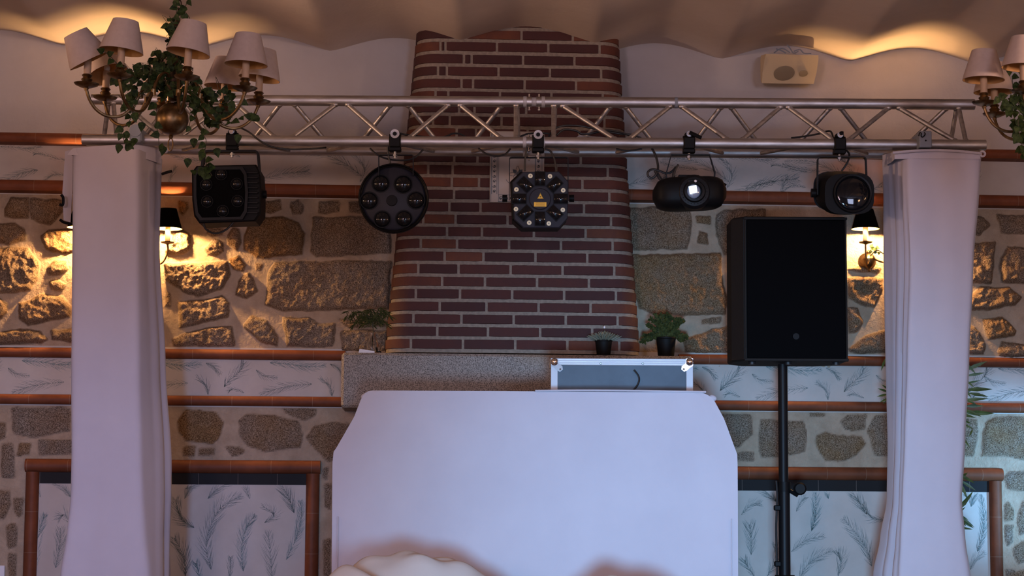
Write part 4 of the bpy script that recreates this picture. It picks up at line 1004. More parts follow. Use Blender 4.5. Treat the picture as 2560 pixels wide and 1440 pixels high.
# ------------------------------------------------------------------ white curtain sleeves around the truss legs
def sleeve(name, T, rows, m='fabric', wr=.004, seed=0, sub=14, nseg=90, topcap=True, folds=None):
    """rows: list of (z_world, [corner (x,y) local...]); a soft tube through the corners"""
    rows = sorted(rows, key=lambda r: -r[0]); zs = [r[0] for r in rows]
    H = zs[0] - zs[-1]; n = max(12, int(H / .03)); rings = []
    nc = len(rows[0][1])
    def per(P):
        n_ = len(P); out = []
        L_ = [(P[(i + 1) % n_] - P[i]).length for i in range(n_)]; tot = sum(L_)
        for k in range(nseg):
            s_ = tot * k / nseg; i = 0
            while s_ > L_[i] and i < n_ - 1: s_ -= L_[i]; i += 1
            out.append(P[i].lerp(P[(i + 1) % n_], s_ / L_[i]))
        for _ in range(3): out = [(out[i - 1] + out[i] * 2 + out[(i + 1) % nseg]) / 4 for i in range(nseg)]
        return out
    for j in range(n + 1):
        z = zs[0] - H * j / n; k = 0
        while k < len(zs) - 2 and z < zs[k + 1]: k += 1
        t = (zs[k] - z) / (zs[k] - zs[k + 1]); t = max(0, min(1, t)); t = t * t * (3 - 2 * t) * .5 + t * .5
        P = [Vector((a[0] + (b[0] - a[0]) * t, a[1] + (b[1] - a[1]) * t)) for a, b in zip(rows[k][1], rows[k + 1][1])]
        R = per(P); c = sum(R, Vector((0, 0))) / nseg; ring = []
        for i, p in enumerate(R):
            d = (p - c).normalized(); u = i / nseg; hh = (zs[0] - z)
            w_ = wr * (sin(u * 2 * PI * 5 + seed + hh * .7) * .6 + sin(u * 2 * PI * 11 + seed * 2 - hh * 1.1) * .4) * min(1, hh / .3 + .15)
            if folds:
                for fu, fd, fw in folds:
                    du = abs(u - fu - .01 * sin(hh * 1.3 + fu * 9)); w_ -= fd * math.exp(-(du / fw) ** 2) * min(1, hh / .4 + .1)
            ring.append(Vector((p.x + d.x * w_, p.y + d.y * w_, z - T.loc.z)))
        rings.append(ring)
    mb = MB(); mb.loft(rings, m, cap=False)
    if topcap:
        top = rings[0]; c = sum(top, Vector()) / nseg
        mb.loft([top, [c + (v - c) * .6 + Vector((0, 0, .004)) for v in top], [c + (v - c) * .02 + Vector((0, 0, .004)) for v in top]], m, cap=False)
    return mb.build(name, T.o, smooth=70)
def corner(T, px, py, d): p = T.P(px, py, d); return (p.x, p.y)
FC = 8.72
T = Thing('white_curtain', 'white fabric sleeve hiding the left truss leg, left end of the stage', 'curtain', 300, 1440, FC, 'white curtains on the truss legs', z=0)
rows = []
for row, c in ((372, (182, 345, 412, 190)), (600, (181, 345, 408, 186)), (900, (178, 347, 424, 184)), (1150, (178, 352, 438, 186)), (1240, (176, 356, 438, 184)), (1330, (166, 362, 436, 180)), (1440, (148, 372, 436, 170))):
    z = at(300, row, FC).z
    rows.append((z, [corner(T, c[0], row, 0), corner(T, c[1], row, 0), corner(T, c[2], row, .30), corner(T, c[3], row, .30)]))
rows.append((.03, [(a[0] * 1.10 + .0, a[1] - .02) for a in rows[-1][1]]))
FOL = [(.40, .018, .014), (.455, .022, .012), (.50, .014, .012), (.35, -.006, .02), (.08, .004, .03)]
sleeve('fabric_sleeve', T, rows, wr=.0035, seed=1.0, folds=FOL)
# raised peak where the cloth is pulled over the top plate
mb = MB(); zt = rows[0][0] - T.loc.z
pk = [T.P(*p) for p in ((170, 384, 0), (182, 371, 0), (230, 366, .02), (290, 362, .05), (345, 358, .06), (370, 360, .1), (392, 368, .18), (404, 374, .22))]
mb.loft([[p + Vector((0, 0, 0)) for p in pk], [Vector((p.x, p.y - .006, zt - .030)) for p in pk]], 'fabric', closed=False, cap=False)
mb.loft([[p for p in pk], [Vector((min(p.x, pk[-1].x - .02), min(p.y + .22, .26), zt - .01)) for p in pk]], 'fabric', closed=False, cap=False); mb.build('gathered_top', T.o, smooth=70)
mb = MB(); a = [T.P(*p) for p in ((163, 378, .25), (182, 374, .25), (181, 470, .25), (176, 556, .25), (159, 550, .25), (156, 480, .25))]
mb.loft([a, [v + Vector((0, .006, 0)) for v in a]], 'fabric'); mb.build('side_flap', T.o, smooth=0)
for i, pts in enumerate((((153, 487, .2), (158, 495, .2), (157, 512, .2), (149, 511, .2)), ((150, 549, .2), (160, 556, .2), (180, 560, .2)), ((406, 435, .02), (417, 431, .0), (429, 428, -.01)))):
    mb = MB(); mb.tube([T.P(*p) for p in pts], .0065, 'black', 8, 4); mb.build('fabric_clip', T.o)
mb = MB(); c = T.P(347, 347, .07); mb.box((c.x, c.y, c.z), (.054, .16, .058), 'greymetal', ch=.008); mb.lathe([(.001, -.085), (.027, -.085), (.027, .07), (.001, .07)], 'greymetal', 20, (c.x, c.y, c.z + .022), 'y'); mb.build('truss_bracket', T.o)
mb = MB(); c = T.P(300, 400, .15); mb.cyl((c.x, c.y, .03), (c.x, c.y, rows[0][0] - .005), .03, 'blackmetal', 16); mb.build('lifting_pole', T.o)
mb = MB(); mb.sphere(T.P(414, 376, .15), .013, 'fabric', 10, 8); mb.build('corner_knot', T.o)

T = Thing('white_curtain', 'white fabric sleeve hiding the right truss leg, beside the black loudspeaker', 'curtain', 2330, 1440, FC, 'white curtains on the truss legs', z=0)
rows = []
for row, c in ((380, (2268, 2455, 2452, 2200)), (460, (2266, 2450, 2448, 2204)), (650, (2274, 2434, 2434, 2206)), (900, (2268, 2424, 2422, 2211)), (1100, (2262, 2414, 2412, 2216)), (1250, (2256, 2405, 2404, 2214)), (1350, (2252, 2415, 2412, 2196)), (1440, (2248, 2428, 2424, 2178))):
    z = at(2330, row, FC).z
    rows.append((z, [corner(T, c[0], row, 0), corner(T, c[1], row, 0), corner(T, c[2] - 4, row, .28), corner(T, c[3], row, .28)]))
rows.append((.03, [(a[0] * 1.12, a[1] - .02) for a in rows[-1][1]]))
sleeve('fabric_sleeve', T, rows, wr=.004, seed=2.3, folds=[(.985, .014, .010), (.94, .022, .010), (.90, -.008, .012), (.865, .018, .012), (.25, .004, .02)])
mb = MB(); zt = rows[0][0] - T.loc.z
pk = [T.P(*p) for p in ((2206, 388, .2), (2226, 382, .12), (2236, 379, .02), (2290, 374, .0), (2350, 374, .0), (2410, 377, .0), (2450, 380, .0))]
mb.loft([pk, [Vector((p.x, p.y - .004, zt - .03)) for p in pk]], 'fabric', closed=False, cap=False); mb.loft([pk, [Vector((max(p.x, pk[0].x + .015), min(p.y + .2, .25), zt)) for p in pk]], 'fabric', closed=False, cap=False); mb.build('gathered_top', T.o, smooth=70)
mb = MB(); c = T.P(2305, 356, .07); mb.box((c.x, c.y, c.z), (.054, .16, .072), 'greymetal', ch=.003); mb.sphere((c.x, c.y - .081, c.z - .006), .004, 'black', 8, 6); 
mb.build('truss_bracket', T.o)
mb = MB(); mb.tube([T.P(*p, -.02) for p in ((2297, 340), (2299, 332), (2303, 333), (2303, 341), (2308, 342), (2313, 335), (2310, 331))], .0025, 'black', 6, 4); mb.build('hook', T.o)
mb = MB(); mb.tube([T.P(*p) for p in ((2232, 382, -.005), (2290, 377, -.012), (2350, 376, -.012), (2410, 379, -.012), (2452, 384, -.005))], [.006, .006], 'fabric', 8, 4)
c = T.P(2456, 385); mb.lathe([(.007, -.006), (.015, -.006), (.015, .006), (.007, .006)], 'fabric', 16, c, 'y', cap=False); mb.build('eyelet_hem', T.o)
mb = MB(); c = T.P(2340, 400, .15); mb.cyl((c.x, c.y, .03), (c.x, c.y, rows[0][0] - .005), .03, 'blackmetal', 16); mb.build('lifting_pole', T.o)

# ------------------------------------------------------------------ white booth in the middle
FB = 8.3
T = Thing('booth_cover', 'wide white stretched cloth covering the booth, with slanted upper corners', 'booth cover', 1335, 1440, FB, z=0)
prof = [(978, 930, 1752), (982, 912, 1768), (993, 902, 1786), (1045, 882, 1814), (1122, 838, 1842), (1130, 831, 1846), (1160, 828, 1847), (1440, 826, 1848)]
rings = []
zs_ = [(at(1335, r, FB).z, at(l, r, FB), at(q, r, FB)) for r, l, q in prof]
def prow(z):
    for (za, la, ra), (zb, lb, rb_) in zip(zs_[:-1], zs_[1:]):
        if z >= zb: t = (za - z) / (za - zb); return T.inv @ (la.lerp(lb, t) - T.loc), T.inv @ (ra.lerp(rb_, t) - T.loc)
    return T.inv @ (zs_[-1][1] - T.loc), T.inv @ (zs_[-1][2] - T.loc)
zt = zs_[0][0]; levels = [zt - .001, zt - .005, zt - .012, zt - .022] + [zt - .022 - (zt - .03) * k / 60 for k in range(1, 61)]
NX = 80; D = .20
r_ = random.Random(3)
for z in levels:
    a, b = prow(min(z, zt - .0005)); ring = []
    zl = z
    for k in range(7): ring.append(Vector((a.x + .012 * (k == 6), D - (D - .03) * k / 6, zl)))
    for k in range(NX + 1):
        u = k / NX; e = min(u, 1 - u) * NX
        x = a.x + .006 + (b.x - a.x - .012) * u
        wr = .0022 * sin(7 * u + 3 * z) + .0016 * sin(23 * u - 9 * z + 1) + .006 * math.exp(-((u * 1.02 - .15 - .25 * (zt - z)) / .03) ** 2) * math.exp(-(zt - z) * 3)
        lean = -.02 * (1 - math.exp(-(zt - z) * 2))
        ring.append(Vector((x, lean + wr - .004 * (e > 1), zl)))
    for k in range(7): ring.append(Vector((b.x - .012 * (k == 0), .03 + (D - .03) * k / 6, zl)))
    rings.append(ring)
mb = MB(); mb.loft(rings, 'fabric', closed=False, cap=False)
top = rings[0]; half = [Vector((v.x, D, v.z)) for v in top]
mb.loft([top, [v.lerp(h, .5) + Vector((0, 0, .002)) for v, h in zip(top, half)], half], 'fabric', closed=False, cap=False)
mb.build('front_cloth', T.o, smooth=50)
for s_, (pa_, pb_) in enumerate(((848, 1150), (1826, 1150))):      # stitched seams near both sides
    mb = MB(); mb.tube([Vector(((T.P(pa_, 1150).x), -.027, z)) for z in (.1, .5, .78)], .0022, 'fabric', 6); mb.build('seam', T.o)
for (px, py) in ((914, 992), (1780, 996)):
    mb = MB(); mb.sphere(T.P(px, py, .02), .016, 'fabric', 10, 8, (1.2, .8, .9)); mb.build('corner_knot', T.o)
# a folded second cloth edge along the right part of the top
mb = MB(); pts = [T.P(*p) for p in ((1338, 977, -.012), (1450, 976, -.012), (1600, 977, -.012), (1765, 980, -.012))]
mb.tube(pts, .004, 'fabric', 6, 4); mb.build('folded_edge', T.o)
# flight case
T = Thing('flight_case', 'tall blue-grey flight case with bright aluminium edges and ball corners behind the white booth', 'flight case', 1555, 990, FB + .24, z=0)
a, b = T.P(1377, 895), T.P(1733, 895); zt = a.z; z0 = .002
mb = MB(); mb.box(((a.x + b.x) / 2, .14, (zt + z0) / 2), (b.x - a.x - .012, .262, zt - z0 - .012), 'casepanel'); mb.build('panel', T.o)
W_ = 18 * T.s
for (c, d) in ((((a.x + b.x) / 2, .012, zt - W_ / 2), (b.x - a.x, .024, W_)), ((a.x + W_ / 2, .012, (zt + z0) / 2 - W_ / 2), (W_, .024, zt - z0 - W_)), ((b.x - W_ / 2, .012, (zt + z0) / 2 - W_ / 2), (W_, .024, zt - z0 - W_)),
               (((a.x + b.x) / 2, .268, zt - W_ / 2), (b.x - a.x, .024, W_)), ((a.x + .003, .14, zt - W_ / 2), (.006, .24, W_)), ((b.x - .003, .14, zt - W_ / 2), (.006, .24, W_))):
    mb = MB(); mb.box(c, d, 'alucase', ch=.002)
    if d[0] > .4:
        for k in (-.3, 0, .3): mb.box((c[0], c[1] - .0125 if c[1] < .1 else c[1] + .0125, c[2] + k * W_), (d[0] - .01, .0015, .0012), 'alu')
    mb.build('edge_profile', T.o)
for px in (1502, 1607):
    c = T.P(px, 909); mb = MB(); mb.lathe([(.001, -.004), (.0032, -.004), (.005, -.001), (.005, 0)], 'steel', 12, c, 'y'); mb.build('rivet', T.o)
for px, s in ((1386, 1), (1724, -1)):
    c = T.P(px, 905); mb = MB()
    pl = [(c.x - s * .014, c.z + .016), (c.x + s * .016, c.z + .014), (c.x + s * .018, c.z - .006), (c.x + s * .034, c.z - .018), (c.x + s * .036, c.z - .032), (c.x + s * .024, c.z - .042), (c.x + s * .010, c.z - .036), (c.x - s * .004, c.z - .022), (c.x - s * .014, c.z - .018)]
    mb.prism(pl, -.004, .004, 'chrome'); k = mb.build('corner_plate', T.o)
    mb = MB(); mb.sphere((c.x, -.004, c.z), .0165, 'chrome', 20, 12); mb.build('ball', k)
    mb = MB(); mb.sphere((c.x + s * .025, -.005, c.z - .031), .004, 'steel', 8, 6); mb.build('rivet', k)
mb = MB(); mb.tube([T.P(*p, -.004) for p in ((1585, 925), (1595, 938), (1598, 950), (1593, 964), (1583, 976))], .004, 'rubber', 6, 5)
mb.build('worn_ring_mark', T.o)

# ------------------------------------------------------------------ loudspeaker on its stand
FS = 8.95
T = Thing('loudspeaker', 'large black loudspeaker standing on a pole in front of the stone wall', 'loudspeaker', 1985, 905, FS)
def S(px, py, d=0): return T.P(px, py, d)
x0, x1, x2 = S(1833, 720).x, S(1859, 720).x, S(2118, 720).x
zt, zb = S(1985, 541).z, S(1985, 903).z
def section(z, i=0.0): return [Vector((x1 + i, 0 + i, z)), Vector((x2 - i, 0 + i, z)), Vector((x2 - i, .26, z)), (Vector((x2 - .10, .36 - i, z))), Vector((x0 + .08, .36 - i, z)), Vector((x0 + i, .26, z)), Vector((x0 + i, .075, z))]
mb = MB(); mb.loft([section(zb, .008), section(zb + .008), section(zt - .008), section(zt, .008)], 'cabinet'); mb.build('cabinet', T.o, smooth=30)
ga, gb = S(1866, 548, -.006), S(2111, 548, -.006); gz0 = S(1985, 897).z; gz1 = S(1985, 550).z
mb = MB(); mb.box(((ga.x + gb.x) / 2, -.004, (gz0 + gz1) / 2), (gb.x - ga.x, .014, gz1 - gz0), 'grille', ch=.004); mb.build('grille', T.o)
fr = MB()
for c, d in ((((ga.x + gb.x) / 2, -.003, gz1 + .006), (x2 - x1, .016, .012)), (((ga.x + gb.x) / 2, -.003, gz0 - .005), (x2 - x1, .016, .012)), ((ga.x - .006, -.003, (gz0 + gz1) / 2), (.008, .016, gz1 - gz0)), ((gb.x + .004, -.003, (gz0 + gz1) / 2), (.007, .016, gz1 - gz0))): fr.box(c, d, 'cabinet', ch=.002)
fr.build('front_frame', T.o)
c = S(1990, 841, -.012); mb = MB(); mb.lathe([(.001, -.003), (8 * T.s, -.003), (8.5 * T.s, 0), (8.5 * T.s, .004)], 'black', 24, c, 'y'); mb.build('round_badge', T.o)
for px in (1880, 1970, 2090):
    c = S(px, 907, .06); mb = MB(); mb.cyl((c.x, c.y, zb + .001), (c.x, c.y, zb - .012), .017, 'rubber', 14); mb.build('foot', T.o)
T = Thing('speaker_stand', 'black tripod pole stand carrying the large loudspeaker', 'speaker stand', 1962, 1440, FS + .14, z=0)
ztop_ = at(1960, 905, FS + .14).z - .01
xp = T.P(1958, 1100).x; z_s = at(1960, 1213, FS + .1).z
mb = MB(); mb.cyl((xp, 0, z_s - .1), (xp, 0, ztop_), .0215, 'blackmetal', 20); mb.build('inner_pole', T.o)
mb = MB(); mb.cyl((xp + .002, 0, .25), (xp + .002, 0, z_s), .026, 'blackmetal', 20); mb.cyl((xp + .002, 0, z_s - .03), (xp + .002, 0, z_s + .015), .030, 'black', 20); mb.cyl((xp + .002, 0, z_s - .40), (xp + .002, 0, z_s - .43), .045, 'black', 20, .034)
mb.build('outer_tube', T.o)
a = T.P(1998, 1222); mb = MB(); mb.tube([(xp + .02, 0, z_s - .02), (a.x - .01, -.02, a.z - .03)], .009, 'black', 8); mb.lathe([(.001, -.035), (.022, -.035), (.029, -.028), (.029, -.010), (.02, -.004), (.001, -.004)], 'black', 14, (a.x, 0, a.z), 'y'); mb.build('clamp_knob', T.o)
for zc_ in (at(1945, 1270, FS).z, at(1945, 1412, FS).z):
    mb = MB(); mb.box((xp - .03, -.006, zc_), (.030, .03, .024), 'black', ch=.004); mb.build('cable_clip', T.o)
mb = MB(); mb.tube([(xp - .034, -.01, z_s + .02), (xp - .030, -.01, z_s - .05), (xp - .036, -.01, z_s - .2), (xp - .034, -.01, z_s - .4), (xp - .05, -.01, .3), (xp - .06, 0, .01)], .005, 'rubber', 8, 6); mb.build('cable', T.o)
for t in (80, 215, 330):
    d = Vector((cos(radians(t)), sin(radians(t)), 0)); mb = MB(); mb.tube([Vector((xp, 0, .33)) + d * .03, Vector((xp, 0, .02)) + d * .36], .012, 'blackmetal', 8); lg = mb.build('leg', T.o)
    mb = MB(); mb.sphere(Vector((xp, 0, .017)) + d * .36, .017, 'rubber', 8, 6); mb.build('rubber_foot', lg)

# ------------------------------------------------------------------ ivory wall speaker under the ceiling
yw = -.17
c = onwall(1972, 208, yw)
T = Thing('wall_loudspeaker', 'small ivory loudspeaker on the wall under the vaulted ceiling', 'loudspeaker', 1972, 208, 9.9)
T.o.location = c; T.loc = c; T.o.rotation_euler = (0, 0, 0); T.inv = Matrix.Identity(3)
def W(px, py, y): return onwall(px, py, y) - c
f = [W(1902, 207, -.17), W(2032, 209, -.17), W(2046, 138, -.24), W(1918, 135, -.24)]
k = [W(1900, 204, -.08), W(2038, 206, -.08), W(2046, 140, -.06), W(1904, 137, -.06)]
f = [W(1905, 208, -.16), W(2034, 210, -.16), W(2041, 183, -.22), W(2046, 150, -.235), W(2046, 138, -.225), W(1915, 135, -.225), W(1911, 150, -.235), W(1906, 183, -.22)]
k = [W(1902, 205, -.05), W(2034, 207, -.05), W(2038, 183, -.05), W(2040, 150, -.05), W(2040, 140, -.05), W(1902, 139, -.05), W(1901, 150, -.05), W(1901, 183, -.05)]
mb = MB(); mb.loft([k, f], 'beige'); mb.build('housing', T.o, smooth=40)
def disc(px, py, r, m, nm):
    n0 = (f[1] - f[0]).cross(f[7] - f[0]).normalized(); n0 = n0 if n0.y < 0 else -n0
    cc = W(px, py, -.22); dd = (f[7] - cc).dot(n0); cc = cc + n0 * (dd + .0015)
    u = (f[1] - f[0]).normalized(); v = n0.cross(u); R = r / 508
    mb = MB(); mb.loft([[cc + (u * cos(t) + v * sin(t)) * R * q + n0 * h for t in [i * 2 * PI / 28 for i in range(28)]] for q, h in ((1, -.002), (1, .001), (.9, .002))], m); mb.build(nm, T.o)
disc(1960, 181, 26, 'beigegrille', 'woofer_grille'); disc(2008, 181, 11, 'beigegrille', 'tweeter_grille')
mb = MB(); p = W(1970, 130, -.0); mb.box((p.x, .085, .10), (.08, .12, .05), 'beige', ch=.005); mb.build('wall_bracket', T.o)
wr = MB()
for pts in (((1940, 122), (1955, 127), (1965, 133)), ((1968, 112), (1976, 122), (1984, 133), (1996, 128)), ((1985, 128), (2000, 124), (2010, 133), (2028, 134)), ((1935, 132), (1955, 121), (1975, 131))):
    wr.tube([W(a, b, -.12) for a, b in pts], .003, 'greymetal', 6, 4)
wr.build('loose_wires', T.o)

# ------------------------------------------------------------------ wall sconces (lit)
def sconce(label, bx, by, arms, sprig):
    T = Thing('wall_sconce', label, 'wall lamp', bx, by, 9.9, 'brass candle wall lamps')
    c = onwall(bx, by, 0); T.o.location = c; T.loc = c; T.o.rotation_euler = (0, 0, 0); T.inv = Matrix.Identity(3)
    mb = MB(); mb.lathe([(.001, -.058), (.008, -.05), (.006, -.04), (.018, -.03), (.03, -.012), (.034, .01), (.024, .028), (.010, .036), (.012, .044), (.007, .052), (.001, .056)], 'brass', 20, (0, -.045, 0)); mb.lathe([(.001, -.05), (.03, -.05), (.042, -.02), (.046, 0)], 'brass', 24, (0, .0, 0), 'y'); mb.build('brass_body', T.o)
    for dx, dpx, rr in arms:
        p0 = Vector((0, -.06, .02)); cnd = Vector((dx, -.125, .085)); z1 = .085
        mb = MB(); mb.tube([p0, p0 + Vector((dx * .35, -.02, -.03)), Vector((dx * .8, -.115, -.02)), Vector((dx, -.125, .03)), Vector((dx, -.125, .075))], .0045, 'brass', 8, 6)
        arm = mb.build('arm', T.o)
        mb = MB(); mb.lathe([(.006, 0), (.012, .004), (.030, .008), (.034, .013), (.030, .012), (.013, .010), (.013, .018)], 'brass', 24, (dx, -.125, .072)); mb.build('drip_pan', arm)
        mb = MB(); mb.lathe([(.013, .0), (.013, .075), (.011, .08)], 'litcandle', 16, (dx, -.125, .085)); mb.build('candle_sleeve', arm)
        mb = MB(); mb.lathe([(.001, 0), (.008, .004), (.011, .014), (.008, .028), (.001, .040)], 'bulb', 14, (dx, -.125, .166)); mb.build('bulb', arm)
        mb = MB(); zb_ = .150; R0, R1_, H = .068, .040, .098
        prof = [(R0, zb_), (R1_, zb_ + H)]
        mb.loft([mb.ring((dx, -.125, zb_), (0, 0, 1), R0, 32), mb.ring((dx, -.125, zb_ + H), (0, 0, 1), R1_, 32)], 'blackshade', cap=False)
        mb.loft([mb.ring((dx, -.125, zb_), (0, 0, 1), R0 - .0015, 32), mb.ring((dx, -.125, zb_ + H), (0, 0, 1), R1_ - .0015, 32)], 'goldlining', cap=False)
        mb.loft([mb.ring((dx, -.125, zb_ - .001), (0, 0, 1), R0 + .0008, 32), mb.ring((dx, -.125, zb_ + .001), (0, 0, 1), R0 - .002, 32)], 'goldlining', cap=False)
        mb.build('lamp_shade', arm, smooth=60, fix=False)
        l = point('sconce_bulb_light', c + Vector((dx, -.125, .162)), SC_W * rr, (1.0, .54, .20), .016)
    if sprig:
        mb = MB(); r = random.Random(4)
        for k in range(9):
            p = Vector((r.uniform(-.01, .05), -.08 + r.uniform(-.02, .02), .045 + r.uniform(-.02, .03))); leaf(mb, p, Vector((r.uniform(-1, 1), -.3, r.uniform(-.4, 1))), .022, 'leaf2', r)
        mb.tube([(0, -.07, .02), (.03, -.09, .05), (.07, -.09, .03), (.10, -.08, .055)], .003, 'stem', 6, 4)
        s_ = mb.build('ivy_sprig', None); s_.location = c; tag(s_, 'small green ivy sprig wound round the right brass wall lamp', 'ivy')
def leaf(mb, p, d, ln, m, r, heart=True, droop=.3, w=.42):
    d = d.normalized(); side = d.cross(Vector((r.uniform(-.4, .4), -1, r.uniform(-.4, .4)))); 
    if side.length < .01: side = Vector((1, 0, 0))
    side.normalize(); up = side.cross(d)
    if heart: out = [(0, 0), (.10, .30), (.30, .42), (.60, .30), (1, 0)]
    else: out = [(0, 0), (.2, w * .6), (.45, w), (.75, w * .6), (1, 0)]
    L_ = [p + d * a * ln + side * b * ln + up * (-droop * a * a * ln + .12 * b * ln) for a, b in out]; Rr = [p + d * a * ln - side * b * ln + up * (-droop * a * a * ln + .12 * b * ln) for a, b in out]
    C = [p + d * a * ln + up * (-droop * a * a * ln) for a, b in out]
    vs = L_[1:4] + Rr[1:4] + C
    # 0..2 left, 3..5 right, 6..10 centre
    mb.add(vs, [(6, 7, 0), (7, 8, 1, 0), (8, 9, 2, 1), (9, 10, 2), (6, 3, 7), (7, 3, 4, 8), (8, 4, 5, 9), (9, 5, 10)], m)
SC_W = 85.0
sconce('brass candle wall lamp with black shade peeking out beside the left white curtain', 345, 655, ((-.26, 0, 1.5), (.155, 0, 1.3)), False)
sconce('brightly lit brass candle wall lamp with black shade between loudspeaker and right curtain', 2167, 655, ((-.035, 0, 1.0), (.17, 0, 1.2)), True)

# ------------------------------------------------------------------ chandeliers (unlit)
CH_PROF = [(10, -90), (30, -108), (50, -104), (68, -85), (84, -50), (100, -20), (118, 0), (140, 8), (165, 6), (188, -8), (204, -30), (213, -54)]
def chandelier(label, px, py, f, ph, tilts, scale=667.0, tilt=0.0):
    T = Thing('chandelier', label, 'chandelier', px, py, f, 'brass chandeliers'); s = 1 / scale; O = T.o; O.rotation_euler = (0, tilt, -YAW)
    mb = MB(); R = 41 * s
    mb.sphere((0, 0, 0), R, 'brass', 32, 20); mb.build('ball', O, smooth=60)
    pr = [(8, -45), (14, -50), (9, -56), (16, -66), (11, -74), (20, -86), (24, -98), (18, -112), (9, -122), (12, -128), (15, -137), (11, -148), (6, -155), (4, -166), (4, -232)]
    mb = MB(); mb.lathe([(a * s, -b * s) for a, b in pr], 'darkbrass', 20); mb.build('stem', O)
    mb = MB(); mb.lathe([(4 * s, 228 * s), (20 * s, 231 * s), (23 * s, 235 * s), (8 * s, 240 * s), (5 * s, 256 * s)], 'darkbrass', 20); mb.build('top_cup', O)
    mb = MB(); mb.lathe([(4 * s, -40 * s), (6 * s, -44 * s), (3 * s, -50 * s)], 'brass', 12)
    mb.tube([Vector((6 * s * sin(t), 0, -64 * s + 16 * s * cos(t))) for t in [i * 2 * PI / 16 for i in range(17)]], 1.6 * s, 'brass', 6); mb.build('finial_ring', O)
    zc_ = ceil_profile(T.loc.x, T.loc.y) - T.loc.z; mb = MB(); z = 258 * s; i = 0
    while z < zc_ - .02:
        h = 24 * s; pts = []
        for q in range(13):
            t = q * 2 * PI / 12; v = 6.5 * s * sin(t); pts.append(Vector((v if i % 2 else 0, 0 if i % 2 else v, z + h / 2 + (h / 2) * cos(t))))
        mb.tube(pts, 1.7 * s, 'darkbrass', 5); z += h * .86; i += 1
    mb.build('chain', O)
    mb = MB(); mb.lathe([(.001, 0), (.05, -.005), (.055, -.02), (.02, -.035), (.001, -.04)][::-1], 'darkbrass', 20, (0, 0, zc_)); mb.build('ceiling_rose', O)
    for k in range(8):
        t = radians(ph + 45 * k); d = Vector((cos(t), -sin(t), 0)); prof = spline([Vector((a * s, 0, -b * s)) for a, b in CH_PROF], 5)
        mb = MB(); mb.tube([d * p.x + Vector((0, 0, p.z)) for p in prof], 4.0 * s, 'brass', 8)
        q = d * 84 * s + Vector((0, 0, 52 * s)); mb.cyl(q - Vector((0, 0, 8 * s)) - d * 4 * s, q + Vector((0, 0, 8 * s)) + d * -2 * s, 6.5 * s, 'brass', 10); arm = mb.build('arm', O)
        b = d * 213 * s + Vector((0, 0, -18 * s))
        mb = MB(); mb.lathe([(a * s, h * s) for a, h in ((4, 68), (6, 74), (14, 76), (28, 82), (31, 86), (27, 86), (13, 84), (11, 90), (14, 96), (9, 101), (13, 106), (10, 109))], 'brass', 24, b); mb.build('drip_pan', arm)
        mb = MB(); mb.lathe([(9.2 * s, 106 * s), (9 * s, 150 * s), (8 * s, 153 * s)], 'candle', 14, b); mb.build('candle_sleeve', arm)
        mb = MB(); mb.sphere(b + Vector((0, 0, 160 * s)), 8 * s, 'deadbulb', 12, 8, (1, 1, 1.3)); mb.build('bulb', arm)
        tl = tilts.get(k, (0, 0)); rot = Euler((radians(tl[0]), radians(tl[1]), 0)).to_matrix(); piv = b + Vector((0, 0, 150 * s))
        mb = MB(); mb2 = MB()
        for (bb, mm_, o_) in ((mb, 'shade', 0), (mb, 'shade_in', -1.0)):
            rg = []
            for rr, h in ((53 + o_, -8), (50 + o_, 4), (31 + o_, 68)):
                rg.append([piv + rot @ Vector((rr * s * cos(2 * PI * i / 36), rr * s * sin(2 * PI * i / 36), h * s)) for i in range(36)])
            bb.loft(rg, mm_, cap=False)
            if o_ == 0: bb.loft([rg[0], [piv + rot @ Vector((51.5 * s * cos(2 * PI * i / 36), 51.5 * s * sin(2 * PI * i / 36), -8 * s)) for i in range(36)]], mm_, cap=False)
        mb.build('lamp_shade', arm, smooth=60, fix=False)
    return T, s
T1, s1 = chandelier('brass eight-arm chandelier wrapped in ivy, with cream shades, at the upper left', 430, 298, 7.35, 27, {3: (12, -29), 4: (-12, -24), 2: (0, 5), 1: (-2, 7), 0: (0, 1), 7: (0, 6), 6: (0, 3), 5: (0, 0)}, 670, .035)
T2, s2 = chandelier('brass chandelier with cream shades cut off by the right edge of the photo', 2672, 322, 7.85, 0, {4: (0, 2), 3: (0, 3)}, 640)
def ivy(label, T, s, vines, loose, seed, ln=.036, leafy=70, box=None, name='ivy_garland'):
    r = random.Random(seed); R = bpy.data.objects.new(name, None); COL.objects.link(R); R.location = T.loc; R.rotation_euler = (0, 0, -YAW); tag(R, label, 'ivy', 'ivy garlands on the chandeliers')
    st, lf = MB(), MB()
    for v in vines:
        P = spline([T.P(*p) for p in v], 8); st.tube(P, .0014, 'stem', 5)
        for p in P[::5]:
            leaf(lf, p + Vector((r.uniform(-.006, .006), -.004, 0)), Vector((r.uniform(-1, 1), -.4, r.uniform(-1.2, .3))), ln * r.uniform(.7, 1.1), 'leaf', r)
    if box:
        for (px, py, rx, ry, rd, n) in box:
            for k in range(n):
                a = r.uniform(0, 2 * PI); q = r.random() ** .5
                p = T.P(px + rx * q * cos(a), py + ry * q * sin(a), r.uniform(-rd, rd))
                leaf(lf, p, Vector((r.uniform(-1, 1), r.uniform(-.6, .2), r.uniform(-1.1, .5))), ln * r.uniform(.65, 1.05), 'leaf', r)
                if k % 3 == 0: st.tube([p, p + Vector((r.uniform(-.04, .04), 0, r.uniform(-.02, .05))), T.P(px, py)], .001, 'stem', 4, 3)
    for px, py, dx, dy in loose:
        p = T.P(px, py, r.uniform(-.12, -.02)); leaf(lf, p, Vector((dx, -.2, -dy)), ln * 1.0, 'leaf', r)
    st.build('vine_stems', R); lf.build('leaves', R, smooth=0, fix=False)
